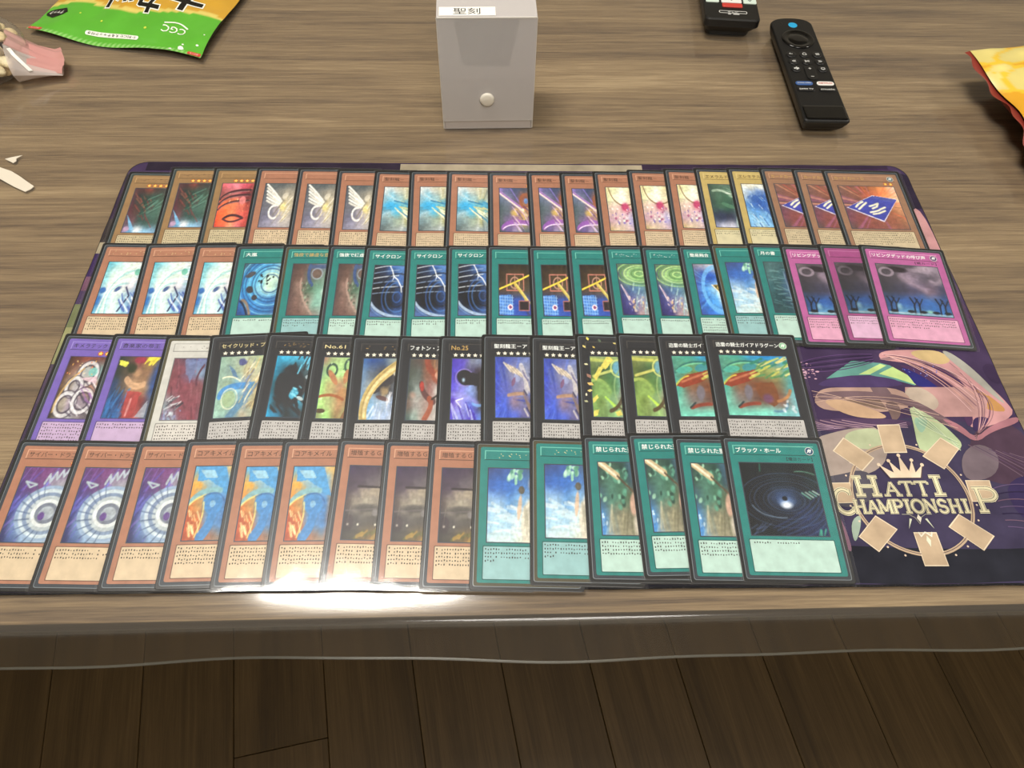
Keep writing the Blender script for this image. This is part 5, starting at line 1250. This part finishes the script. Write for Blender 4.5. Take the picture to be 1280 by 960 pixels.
# the lid: a top panel that folds into a long front flap
rows = [(BD + .0004, BH_), (.0016, BH_), (.0007, BH_ - .0002), (.0002, BH_ - .0008), (0.0, BH_ - .0018), (-.0003, BH_ * .5), (0.0, .0085)]
xs = (-hw - .0004, hw + .0004)
vo = [(x, y, z) for y, z in rows for x in xs]
vi = [(x, y + (t_ if k > 1 else 0), z - (t_ if k <= 2 else 0)) for k, (y, z) in enumerate(rows) for x in xs]
nn = len(rows)
f = []
for k in range(nn - 1):
    a = 2 * k
    f.append((a, a + 2, a + 3, a + 1)); b = a + 2 * nn
    f.append((b, b + 1, b + 3, b + 2)); f.append((a, b, b + 2, a + 2)); f.append((a + 1, a + 3, b + 3, b + 1))
f.append((0, 1, 1 + 2 * nn, 2 * nn)); e = 2 * (nn - 1); f.append((e, e + 2 * nn, e + 1 + 2 * nn, e + 1))
lid = wall('lid', vo + vi, f, M['frost_lid'])
for s_ in (-1, 1):
    bm = bmesh.new(); box_bm(bm, s_ * (hw + .0003) - .0005, s_ * (hw + .0003) + .0005, .0010, .0020, .0004, BH_ - .001, .0002, 1)
    link('corner_fold', bm_mesh(bm, 'corner_fold'), box, M['frost_edge'])
bm = bmesh.new(); box_bm(bm, -hw - .0003, hw + .0003, -.0003, .0009, BH_ - .0009, BH_ + .0003, .0004, 2)
link('fold_line', bm_mesh(bm, 'fold_line'), lid, M['frost_edge'])
prof = [(.0001, -.0004), (.0058, -.0004), (.0060, -.0012), (.0056, -.0021), (.0044, -.0026), (.0001, -.0027)]
rings = [[(r_ * math.cos(2 * math.pi * k / 24) - .0005, y, .0295 + r_ * math.sin(2 * math.pi * k / 24)) for k in range(24)] for r_, y in prof]
v, f = loft(rings)
tag(link('snap_button', mesh_pd('snap_button', v, f), box, M['white_plastic'], True), 'round white snap button')
lx0, lx1, ly0, ly1 = -hw + .0015, .0065, .0022, .0135
bm = bmesh.new(); box_bm(bm, lx0, lx1, ly0, ly1, BH_ + .0001, BH_ + .0003)
lab = link('label', bm_mesh(bm, 'label'), box, M['label_paper'])
tag(lab, 'white label with two black characters')
link('label_text', text_mesh('label_text', '聖刻', lx0 + .0105, ly0 + .0016, .0200, .0082, BH_ + .00036), lab, M['black_ink'])

# ------------------------------------------------------------------ the remote controls
M['matte_black'] = plain('black_casing', '0c0c0d', 0.42, 0.5)
M['gloss_black'] = plain('gloss_black', '060607', 0.12, 0.6)
M['key_black'] = plain('black_key', '131314', 0.35, 0.5)
M['key_blue'] = plain('blue_key', '1fa0d4', 0.4)
M['key_navy'] = plain('navy_key', '3c5c94', 0.35)
M['key_white'] = plain('white_key', 'e4e2dc', 0.4)
M['key_mint'] = plain('mint_key', 'cfe0d4', 0.4)
M['key_red'] = plain('red_key', 'c23a30', 0.4)
M['mark'] = plain('pale_marking', 'd8d8d4', 0.5)

def pebble_bm(cx, cy, rx, ry, z0, h, n=18, dome=.35):
    rings = [[(cx + rx * k * math.cos(2 * math.pi * i / n), cy + ry * k * math.sin(2 * math.pi * i / n), z) for i in range(n)]
             for k, z in ((1.0, z0), (1.0, z0 + h * .6), (.9, z0 + h), (.55, z0 + h * (1 - dome * .2)), (.12, z0 + h * (1 - dome)))]
    return loft(rings)
def key(root, name, cx, cy, rx, ry, z, m, h=.0006, square=False, r=.001):
    if square:
        o = round_rect(cx - rx, cx + rx, cy - ry, cy + ry, r, 3)
        v, f = loft([[(x, y, z) for x, y in o], [(x, y, z + h * .7) for x, y in o], [(cx + (x - cx) * .94, cy + (y - cy) * .9, z + h) for x, y in o]])
    else:
        v, f = pebble_bm(cx, cy, rx, ry, z, h)
    return link(name, mesh_pd(name, v, f), root, m, not square)
def marks(root, name, strokes, w, z, m=M['mark']):
    P_ = Print()
    for s_ in strokes: P_.line(s_, w, 'ffffff', z)
    me = P_.mesh(name)
    return link(name, me, root, m)

# streaming remote: long, slim, round shouldered, glossy foot
RL, RW, RT = 0.152, 0.0392, 0.0148
rem = empty('streaming_remote', (0.2555, 0.5140, TZ + 0.0003), math.radians(1.9))
tag(rem, 'slim black remote with a round blue button, right of the frosted card box', 'remote control')
def slab_outline(w, y0, y1, rt, rb, n=8):
    pts = []
    for cx, cy, r_, a0 in ((w / 2 - rt, y1 - rt * .62, rt, 0), (-w / 2 + rt, y1 - rt * .62, rt, 90), (-w / 2 + rb, y0 + rb, rb, 180), (w / 2 - rb, y0 + rb, rb, 270)):
        for k in range(n + 1):
            a = math.radians(a0 + 90 * k / n)
            pts.append((cx + r_ * math.cos(a), cy + r_ * (.62 if cy > (y0 + y1) / 2 else 1) * math.sin(a)))
    return pts
def body_rings(w, l, t, rt, rb, foot):
    rings = []
    for dw, dy0, z in ((.012, .012, 0.0), (.006, .007, .001), (.0025, .0035, t * .35), (.0004, .0008, t * .72), (0.0, 0.0, t * .88), (.0005, .0005, t * .96), (.0016, .0016, t)):
        rings.append([(x, y, z) for x, y in slab_outline(w - 2 * dw * .8, dy0 * foot, l - dw * .5, max(rt - dw * .3, .003), max(rb - dw * .2, .0012))])
    return rings
v, f = loft(body_rings(RW, RL, RT, .016, .003, 1.0))
link('casing', mesh_pd('casing', v, f), rem, M['matte_black'], False)
o = round_rect(-RW / 2 + .0022, RW / 2 - .0022, .002, .0195, .001, 2)
v, f = loft([[(x, y, RT - .0001) for x, y in o], [(x, y, RT + .0006) for x, y in o], [(x * .95, .0105 + (y - .0105) * .86, RT + .0009) for x, y in o]])
tag(link('gloss_foot', mesh_pd('gloss_foot', v, f), rem, M['gloss_black']), 'glossy black foot')
key(rem, 'voice_button', .0005, RL - .0120, .0042, .0042, RT, M['key_blue'], .0003)
key(rem, 'microphone_hole', -.0095, RL - .0090, .0009, .0009, RT, M['gloss_black'], .0001)
rings = []
for r_, z in ((.0150, 0.0), (.0148, .0007), (.0138, .0010), (.0118, .0009), (.0094, .0002), (.0090, .0002), (.0086, .0006), (.004, .0008), (.0003, .0008)):
    rings.append([(.0005 + r_ * math.cos(2 * math.pi * k / 32), RL - .0345 + r_ * math.sin(2 * math.pi * k / 32), RT + z) for k in range(32)])
v, f = loft(rings); link('direction_ring', mesh_pd('direction_ring', v, f), rem, M['gloss_black'], True)
icons = {(-1, 0): [[(-1, 0), (.6, 0)], [(-1, 0), (-.3, .7)]], (0, 0): [[(-.8, -.7), (.8, -.7), (.8, .3), (0, 1), (-.8, .3), (-.8, -.7)]], (1, 0): [[(-.9, .6), (.9, .6)], [(-.9, 0), (.9, 0)], [(-.9, -.6), (.9, -.6)]],
         (-1, 1): [[(.1, .7), (-.8, 0), (.1, -.7)], [(.9, .7), (0, 0), (.9, -.7)]], (0, 1): [[(-.9, .7), (0, 0), (-.9, -.7), (-.9, .7)], [(.4, .7), (.4, -.7)], [(.9, .7), (.9, -.7)]], (1, 1): [[(-.1, .7), (.8, 0), (-.1, -.7)], [(-.9, .7), (0, 0), (-.9, -.7)]],
         (-1, 2): [[(-1, .3), (-.4, .3), (.2, .9), (.2, -.9), (-.4, -.3), (-1, -.3), (-1, .3)], [(.5, .5), (1.1, -.5)], [(.5, -.5), (1.1, .5)]], (0, 2): [[(-.7, 0), (.7, 0)], [(0, .7), (0, -.7)]], (1, 2): [[(-.8, .6), (.8, .6), (.8, -.5), (-.8, -.5), (-.8, .6)], [(-.4, -.9), (.4, -.9)]]}
for (i, j), st in icons.items():
    cx, cy = .0006 + i * .0118, RL - .0590 - j * .0108
    if (i, j) == (0, 2):
        kb = key(rem, 'volume_rocker', cx, cy - .0055, .0048, .0105, RT, M['key_black'], .0008, True, .0046)
        marks(kb, 'key_marking', [[(cx - .0014, cy - .0115), (cx + .0014, cy - .0115)]], .0005, RT + .0010)
    else:
        kb = key(rem, 'round_button', cx, cy, .0046, .0046, RT, M['key_black'], .0008)
    marks(kb, 'key_marking', [[(cx + a * .0019, cy + b * .0019) for a, b in s_] for s_ in st], .0007 if (i, j) == (-1, 2) else .00045, RT + .0010)
for (cx, cy, m_, word, tm) in ((-.0088, RL - .1012, 'key_navy', 'prime video', 'mark'), (.0098, RL - .1012, 'key_white', 'NETFLIX', 'key_red'), (-.0088, RL - .1098, 'key_black', 'DMM TV', 'mark'), (.0098, RL - .1098, 'key_black', 'music', 'mark')):
    kb = key(rem, 'service_button', cx, cy, .0076, .0027, RT, M[m_], .0006, True, .0026)
    link('button_text', text_mesh('button_text', word, cx - .0060, cy - .0011, .0120, .0021, RT + .0008, .01), kb, M[tm])

# television remote: thicker, square ended, coloured buttons
TL, TW, TT_ = 0.185, 0.0515, 0.0205
tvr = empty('television_remote', (0.1935, 0.6505, TZ + 0.0003), math.radians(-2.0))
tag(tvr, 'thick black remote with white and red buttons at the far edge of the picture', 'remote control')
rings = []
for dx, dy, z in ((.006, .0085, 0.0), (.0052, .0075, .004), (.0012, .0012, TT_ * .55), (0, 0, TT_ * .62), (0.0, 0.0, TT_ * .93), (.0008, .0008, TT_)):
    rings.append([(x, y, z) for x, y in round_rect(-TW / 2 + dx, TW / 2 - dx, dy, TL - dx, .0045, 5)])
v, f = loft(rings)
link('casing', mesh_pd('casing', v, f), tvr, M['matte_black'])
key(tvr, 'red_button', .0012, .0225, .0095, .0032, TT_, M['key_red'], .001, True, .0012)
for k, (cx, w_, m_) in enumerate(((-.0170, .0062, 'key_mint'), (.0010, .0096, 'key_white'), (.0185, .0062, 'key_mint'))):
    kb = key(tvr, 'white_button', cx, .0310, w_, .0042, TT_, M[m_], .001, True, .0012)
    if k: marks(kb, 'key_marking', [[(cx - .0016, .0325), (cx, .0300), (cx + .0016, .0325)]], .0007, TT_ + .0012, M['matte_black'])
for j in range(5):
    for cx in (-.0155, .0010, .0175):
        key(tvr, 'number_button', cx, .046 + .0135 * j, .0058, .0042, TT_, M['key_white'] if j == 3 else M['key_black'], .001, True, .0014)
lz = TT_ + .00005
marks(tvr, 'label_outline', [[(-.0118, .0108), (-.0118, .0128), (-.0110, .0136), (.0130, .0136), (.0138, .0128), (.0138, .0108), (.0130, .0100), (-.0110, .0100), (-.0118, .0108)]], .0006, lz)
link('label_text', text_mesh('label_text', 'テレビ', -.0040, .0104, .0100, .0029, lz, .01), tvr, M['mark'])
marks(tvr, 'small_print', [[(-.0040, .0084), (-.0012, .0084)], [(.0008, .0084), (.0066, .0084)]], .0013, lz)

# ------------------------------------------------------------------ the green food packet, lying head towards the cards
M['bag_print'] = printed('packet_ink', 0.32, 0.5, (40.0, .06), .15)
M['foil_back'] = plain('packet_inside', '3c4034', 0.4, 0.5)
M['packet_black'] = plain('packet_black', '15150f', 0.35)
M['packet_white'] = plain('packet_white', 'eef0e4', 0.35)
GA = math.radians(-12.1)
gb = empty('green_food_packet', (-0.4633, 0.6198, TZ), GA)
tag(gb, 'bright green and gold food packet lying flat at the far edge of the table', 'food packet')
GW, GL = 0.1757, 0.235
def bag_z(u, v):                                     # height of the upper film
    a = max(0.0, math.sin(math.pi * min(max((u + .004) / (GW + .008), 0), 1))) ** .55
    b = min(max((v - .006) / .05, 0), 1) ** .6
    wob = mnoise.noise(Vector((u * 38, v * 30, 1.7))) * .0016 + mnoise.noise(Vector((u * 110, v * 90, 4.1))) * .0004
    lip = .0028 + .0022 * math.sin(u * 55 + .6) * max(0, 1 - v / .02)
    return lip + .0125 * a * b + wob * min(1, v / .012) + .0035 * max(0, (u - .13) / .045) * max(0, 1 - v / .09)
def bag_xy(u, v):
    edge = .0035 * math.sin(u * 36 + 2.2) * max(0, 1 - v / .03) + .0035 * math.sin(math.pi * u / GW) * max(0, 1 - v / .06)
    side = -.0075 * math.sin(math.pi * v / GL) ** 1 * ((u / GW) * 2 - 1)
    return u + side * .9, v + edge
def bag_pt(u, v, dz=0.0):
    x, y = bag_xy(u, v)
    return (x, y, bag_z(u, v) + dz)
def gold_line(u): return .048 + .006 * math.sin(u * 48 + 1.0) + .010 * max(0, (u - .12) / .05) - .012 * max(0, 1 - u / .04)
NU, NV = 72, 80
gv, gf, gcol = [], [], []
for j in range(NV + 1):
    for i in range(NU + 1):
        u, v_ = GW * i / NU, GL * j / NV
        gv.append(bag_pt(u, v_))
        g_ = gold_line(u)
        if v_ < .0035: c = '9ad07a' if i % 2 == 0 else '5cae38'
        elif v_ < g_ - .003: c = '5bac34'
        elif v_ < g_ + .002: c = 'd8c468'
        else: c = 'c89a34'
        if v_ > .12 and (u - .1) ** 2 + (v_ - .19) ** 2 < .004: c = 'd8b868'
        gcol.append(L4(c))
for j in range(NV):
    for i in range(NU):
        a = j * (NU + 1) + i
        gf.append((a, a + 1, a + NU + 2, a + NU + 1))
me = mesh_pd('printed_front', gv, gf)
at = me.color_attributes.new('Col', 'FLOAT_COLOR', 'POINT')
at.data.foreach_set('color', [x for c in gcol for x in c])
link('printed_front', me, gb, M['bag_print'], True)
# the back film, closed along the edges
bv = []
for j in range(0, NV + 1, 2):
    for i in range(0, NU + 1, 2):
        u, v_ = GW * i / NU, GL * j / NV
        x, y = bag_xy(u, v_); z = bag_z(u, v_)
        rim = i in (0, NU) or j in (0, NV)
        bv.append((x, y, z - .0001 if rim else min(z - .0002, .0004 + (.0016 if j < 3 else 0))))
n2 = NU // 2 + 1
bf = [(j * n2 + i, (j + 1) * n2 + i, (j + 1) * n2 + i + 1, j * n2 + i + 1) for j in range(NV // 2) for i in range(NU // 2)]
link('back_film', mesh_pd('back_film', bv, bf), gb, M['foil_back'], True)
def on_bag(me, dz, parent=gb):
    """Press flat print onto the packet (x, y already in packet coordinates)."""
    bm = bmesh.new(); bm.from_mesh(me)
    bmesh.ops.triangulate(bm, faces=bm.faces[:])
    for _ in range(2):
        long = [e for e in bm.edges if e.calc_length() > .004]
        if long: bmesh.ops.subdivide_edges(bm, edges=long, cuts=1); bmesh.ops.triangulate(bm, faces=[q for q in bm.faces if len(q.verts) > 3])
    for p in bm.verts:
        p.co = Vector(bag_pt(p.co.x, p.co.y, dz))
    bm.to_mesh(me); bm.free()
    return me
for k, (ch, x, y, w, h, sk) in enumerate((('大', .108, .0555, .042, .040, -.1), ('カ', .0865, .0415, .0245, .036, -.15), ('ッ', .0620, .0500, .0195, .030, -.12), ('ト', .0470, .0405, .0150, .036, -.1))):
    link('brush_character_outline', on_bag(text_mesh('brush_character_outline', ch, x, y, w, h, 0, .065, True, sk, .04), .00025), gb, M['packet_white'])
    link('brush_character', on_bag(text_mesh('brush_character', ch, x, y, w, h, 0, .03, True, sk, .04), .00045), gb, M['packet_black'])
link('chain_mark', on_bag(text_mesh('chain_mark', 'CGC', .1270, .0235, .0240, .0088, 0, .005, True), .0003), gb, M['packet_white'])
P_ = Print(); P_.line([(.1270 + .0245 * k / 8, .0345 + .0045 * math.sin(math.pi * k / 8) - .0002 * k) for k in range(9)], .0016, 'ffffff')
link('chain_mark_arc', on_bag(P_.mesh('chain_mark_arc'), .0003), gb, M['packet_white'])
P_ = Print(); P_.poly(round_rect(.0560, .1100, .0086, .0124, .0018, 4), 'ffffff')
pill = link('notice_pill', on_bag(P_.mesh('notice_pill'), .0003), gb, M['packet_white'])
link('notice_text', on_bag(text_mesh('notice_text', '便利に使えるチャック付き', .0585, .0093, .0490, .0024, 0, .01, True), .0005), pill, M['packet_black'])
P_ = Print(); P_.poly([(.0026, .0290), (.0040, .0255), (.0144, .0207), (.0230, .0262), (.0262, .0300), (.0215, .0362), (.0110, .0350), (.0045, .0325)], '000000')
tg = link('black_tag', on_bag(P_.mesh('black_tag'), .0003), gb, M['packet_black'])
link('tag_text', on_bag(text_mesh('tag_text', 'チャック', .0065, .0266, .0155, .0052, 0, .012, True), .0005), tg, M['packet_white'])
for x0 in (.0010, .1615):
    P_ = Print(); P_.poly(round_rect(x0, x0 + .0135, .0004, .0052, .0012, 3), 'd0483a')
    tb = link('tear_tab', on_bag(P_.mesh('tear_tab'), .0004), gb, M['bag_print'])
    link('tab_text', on_bag(text_mesh('tab_text', 'あけくち', x0 + .0025, .0016, .0085, .0022, 0, 0, True), .0006), tb, M['packet_white'])
P_ = Print()
rs = random.Random(3)
for x, y, r_ in ((.112, .023, .0014), (.0665, .0235, .0011), (.040, .030, .0009)): P_.disc(x, y, r_, 'c8d84c')
for x, y, r_ in ((.1535, .0060, .0030), (.1545, .0105, .0012), (.1680, .0140, .0015), (.170, .030, .0008), (.1440, .0030, .0016)): P_.disc(x, y, r_, 'f0f2e8', 0, 7, r_ * .8)
link('print_flecks', on_bag(P_.mesh('print_flecks'), .0003), gb, M['bag_print'])

# ------------------------------------------------------------------ the yellow crisp packet
M['red_back'] = plain('packet_red', '8a3428', 0.4, 0.5)
cb = empty('crisp_packet', (0.3935, 0.5985, TZ), math.radians(11.0))
tag(cb, 'yellow crisp packet with red back resting at the right edge of the table', 'snack packet')
CW, CL = 0.165, 0.21                                 # along -y (the sealed end), along x
def cr(u, v, side):
    """u: 0 at the sealed end, v: 0 at the upper corner; side +1 front film, -1 back film."""
    a = (math.sin(math.pi * min(max(v / CW, 0), 1)) + 1e-9) ** .5
    b = math.sin(math.pi * min(max(u / CL, 0), 1)) ** .6 if u > 0 else 0
    wob = mnoise.noise(Vector((u * 35, v * 30, 2 + side))) * .0035 * min(1, u / .02)
    mid = .0300 - .012 * (v / CW) + .002 * math.sin(v * 90) * max(0, 1 - u / .03)
    h = .026 * a * b
    z = mid + (h * .55 if side > 0 else -min(h * 1.5, mid - .0012)) + wob * .6
    return (u * (1 - .02 * a) - .0030 * math.sin(v * 60 + .5) * max(0, 1 - u / .03), -v, max(z, .0009))
rs = random.Random(12)
slices = [(rs.uniform(.01, CL - .01), rs.uniform(.0, CW), rs.uniform(.013, .026), rs.uniform(.010, .019), rs.uniform(0, 3)) for _ in range(26)] + [(.030, .052, .026, .020, .5), (.012, .030, .010, .006, .2), (.040, .015, .03, .012, -.2)]
n_u, n_v = 90, 80
v, f, col = [], [], []
for j in range(n_v + 1):
    for i in range(n_u + 1):
        u, w = CL * i / n_u, CW * j / n_v
        v.append(cr(u, w, 1))
        c = np.array(hexc('dfa42e'))
        for (a, b, ra, rb, ro) in slices:
            x, y = u - a, w - b
            d = math.hypot((x * math.cos(ro) + y * math.sin(ro)) / ra, (-x * math.sin(ro) + y * math.cos(ro)) / rb)
            if d < 1: c = np.array(hexc('e8c23c')) if d > .82 else np.array(hexc('eedd86')) * (1 - .1 * d)
        col.append(tuple(lin(c)) + (1,))
f = [(j * (n_u + 1) + i, (j + 1) * (n_u + 1) + i, (j + 1) * (n_u + 1) + i + 1, j * (n_u + 1) + i + 1) for j in range(n_v) for i in range(n_u)]
me = mesh_pd('printed_front', v, f)
at = me.color_attributes.new('Col', 'FLOAT_COLOR', 'POINT'); at.data.foreach_set('color', [x for c in col for x in c])
link('printed_front', me, cb, M['bag_print'], True)
v = []
for j in range(41):
    for i in range(46):
        u, w = -.0045 + (CL + .0045) * i / 45, CW * j / 40
        p = list(cr(max(u, 0), w, -1))
        if u < 0: p[0] += u + .0022 * math.sin(w * 210) ; p[2] -= .0012
        p[2] -= .0002
        v.append(tuple(p))
f = [(j * 46 + i, j * 46 + i + 1, (j + 1) * 46 + i + 1, (j + 1) * 46 + i) for j in range(40) for i in range(45)]
link('red_back_film', mesh_pd('red_back_film', v, f), cb, M['red_back'], True)

# ------------------------------------------------------------------ the tied bag of rice crackers
M['cello'] = clear_film('bag_film', 1.32, 0.2, (.98, .98, .97, 1), (70.0, .8, .004), .05, (.9, .88, .84, 1))
M['pink_film'] = frosted('pink_bag_neck', 'e4b0aa', .85, .3, 1.2)
M['neck_film'] = frosted('milky_bag_film', 'ece0da', .6, .3, 1.25)
M['tie'] = plain('twist_tie', 'eceae4', 0.4)
snack = [('pale', 'd8c294'), ('cream', 'e4d6b0'), ('amber', 'b8763a'), ('brown', '7c4a2c'), ('orange', 'cc7c34'), ('seaweed', '34321f')]
for nme, c in snack: M['cr_' + nme] = plain('cracker_' + nme, c, .5, .4, bump=(380, .5, .0012), mottle=(220, .18))
BX, BY = -0.4840, 0.5620
tb = empty('snack_bag', (BX, BY, TZ))
tag(tb, 'clear tied bag of rice crackers with a pink mouth at the left edge', 'snack bag')
def shell_pt(a, t, k=1.0):
    """Skin of the bag: a around, t from the table up."""
    r_ = (math.sin(math.pi * (.12 + .88 * t)) ** .55)
    x = .050 * k * r_ * math.cos(a); y = .046 * k * r_ * math.sin(a)
    z = 0.0008 + .040 * k * (1 - math.cos(math.pi * t)) / 2
    q = 1 + .10 * mnoise.noise(Vector((math.cos(a) * 2.2, math.sin(a) * 2.2, t * 4)))
    return (x * q, y * q, z)
v, f = loft([[shell_pt(2 * math.pi * k / 48, j / 22) for k in range(48)] for j in range(23)])
link('bag_film', mesh_pd('bag_film', v, f), tb, M['cello'], True)
# the flattened end of the bag: milky below, pink above, its mouth folded over
n0 = Vector((.036, .006, .011))
nd, nsd = Vector((1, -.02, 0)).normalized(), Vector((-.38, .92, 0)).normalized()
def end_pt(d, s, side=1):
    """d: 0 at the bag .. 1 at the mouth; s: -1 near edge .. 1 far edge."""
    hw_ = .031 * (1 - d) + .0175 * d
    th = (.014 * (1 - d) ** 1.3 + .0022) * math.sqrt(max(0, 1 - s * s))
    wr = .0016 * math.sin(s * 11 + d * 5) * (1 - d * .5) + .001 * math.sin(s * 23 + 2)
    p = n0 + nd * (.040 * d) + nsd * (hw_ * s) * (1 - .1 * d)
    return Vector((p.x, p.y, max(.0008, .0125 * (1 - d) + .0050 * d + side * th + wr * (1 - abs(s)))))
def end_sheet(name, s0, s1, m, side):
    v, f = [], []
    for j in range(15):
        for i in range(17):
            v.append(tuple(end_pt(j / 14, s0 + (s1 - s0) * i / 16, side)))
    f = [(j * 17 + i, j * 17 + i + 1, (j + 1) * 17 + i + 1, (j + 1) * 17 + i) for j in range(14) for i in range(16)]
    return link(name, mesh_pd(name, v, f), tb, m, True)
end_sheet('milky_end', -1, -.30, M['neck_film'], 1)
end_sheet('pink_end', -.30, 1, M['pink_film'], 1)
end_sheet('under_sheet', -1, 1, M['neck_film'], -1)
v = []
for j in range(9):
    for i in range(11):
        d, s_ = .45 + .72 * j / 8, -.95 + 1.75 * i / 10
        p = end_pt(min(d, 1), s_ * .98, 1)
        k_ = j / 8
        v.append((p.x + max(0, d - 1) * .034 - .004 * (s_ - .2) ** 2, p.y - .001 * k_, p.z + .001 + .010 * k_ * max(0, .5 + .5 * s_) + .0012 * math.sin(i * 1.1)))
f = [(j * 11 + i, j * 11 + i + 1, (j + 1) * 11 + i + 1, (j + 1) * 11 + i) for j in range(8) for i in range(10)]
tag(link('pink_flap', mesh_pd('pink_flap', v, f), tb, frosted('pink_bag_flap', 'e2a8a2', .92, .35, 1.15), True), 'pink folded mouth of the bag')
v, f = [], []
pts = [end_pt(.10, -.42) + Vector((0, 0, .0012)), end_pt(.18, -.62) + Vector((0, 0, .0016)), end_pt(.30, -.82) + Vector((0, 0, .0015)), end_pt(.40, -.97) + Vector((0, 0, .0012))]
for p0, p1 in zip(pts[:-1], pts[1:]):
    b = len(v); w = Vector((.0014, .0006, 0))
    v += [tuple(p0 - w), tuple(p0 + w), tuple(p1 + w), tuple(p1 - w)] + [tuple(Vector(q) + Vector((0, 0, .0007))) for q in (p0 - w, p0 + w, p1 + w, p1 - w)]
    f += [(b, b + 3, b + 2, b + 1), (b + 4, b + 5, b + 6, b + 7), (b, b + 1, b + 5, b + 4), (b + 2, b + 3, b + 7, b + 6), (b + 1, b + 2, b + 6, b + 5), (b + 3, b, b + 4, b + 7)]
tag(link('twist_tie', mesh_pd('twist_tie', v, f), tb, M['tie']), 'white twist tie')

def cracker_mesh(seed, sx, sy, sz):
    bm = bmesh.new(); bmesh.ops.create_icosphere(bm, subdivisions=3, radius=1.0)
    for p in bm.verts:
        n_ = mnoise.noise(p.co * 1.3 + Vector((seed * 3.1, 0, 0))) * .3 + mnoise.noise(p.co * 4 + Vector((0, seed, 0))) * .07
        q = p.co * (1 + n_); p.co = Vector((q.x * sx, q.y * sy, q.z * sz))
    return bm_mesh(bm, 'rice_cracker')
shapes = [cracker_mesh(1, .0095, .0065, .0055), cracker_mesh(2, .0110, .0060, .0050), cracker_mesh(3, .0075, .0070, .0062), cracker_mesh(4, .0085, .0080, .0045)]
cmesh = {}
rs = random.Random(21)
placed = []
order = ['cream', 'pale', 'cream', 'amber', 'pale', 'cream', 'pale', 'cream', 'seaweed', 'pale', 'cream', 'orange', 'pale', 'brown']
tries = 0
while len(placed) < 74 and tries < 20000:
    tries += 1
    a, q, t = rs.uniform(0, 2 * math.pi), rs.uniform(0, 1) ** .5, rs.uniform(.02, .93)
    p = Vector(shell_pt(a, t)); c0 = Vector((0, 0, p.z))
    p = c0 + (p - c0) * (q * .86); p.z = .0062 + p.z * .76
    if p.x < -.016: continue
    if any((p - o_).length < .0098 for o_ in placed): continue
    placed.append(p)
for k, p in enumerate(placed):
    kind = order[k % len(order)]; sh = k % 4
    if (kind, sh) not in cmesh:
        m_ = shapes[sh].copy(); m_.materials.append(M['cr_' + kind]); m_.polygons.foreach_set('use_smooth', [True] * len(m_.polygons)); cmesh[(kind, sh)] = m_
    o = bpy.data.objects.new('rice_cracker', cmesh[(kind, sh)]); C.objects.link(o)
    o.location = (BX + p.x, BY + p.y, TZ + p.z); o.rotation_euler = (rs.uniform(-.6, .6), rs.uniform(-.6, .6), rs.uniform(0, 6.28)); o.scale = (.78, .78, .78)
    tag(o, {'pale': 'pale tan', 'cream': 'cream coloured', 'amber': 'amber brown', 'brown': 'dark brown', 'orange': 'orange', 'seaweed': 'seaweed black'}[kind] + ' rice cracker in the clear tied bag', 'cracker', kind + ' rice crackers in the bag')

# ------------------------------------------------------------------ scraps on the table
M['scrap'] = plain('white_scrap', 'd8cfbe', 0.6)
def scrap(name, pts, label, z=.0005):
    v = [(x, y, 0.00005) for x, y in pts] + [(x, y, z) for x, y in pts]
    n = len(pts)
    f = [tuple(reversed(range(n))), tuple(range(n, 2 * n))] + [(k, (k + 1) % n, (k + 1) % n + n, k + n) for k in range(n)]
    o = link(name, mesh_pd(name, v, f), None, M['scrap'])
    o.location.z = TZ
    return tag(o, label, 'scrap')
scrap('torn_tape', [(-.4260, .4460), (-.4127, .4392), (-.4020, .4352), (-.3935, .4300), (-.3850, .4240), (-.3778, .4192), (-.3789, .4160), (-.3822, .4128), (-.3930, .4180), (-.4010, .4225), (-.4074, .4262), (-.4260, .4350)], 'torn strip of whitish tape on the wood left of the playmat')
scrap('paper_flake', [(-.4128, .4490), (-.4085, .4512), (-.4010, .4540), (-.4040, .4500), (-.4028, .4470), (-.4044, .4446), (-.4085, .4468)], 'small white paper flake beside the torn tape')
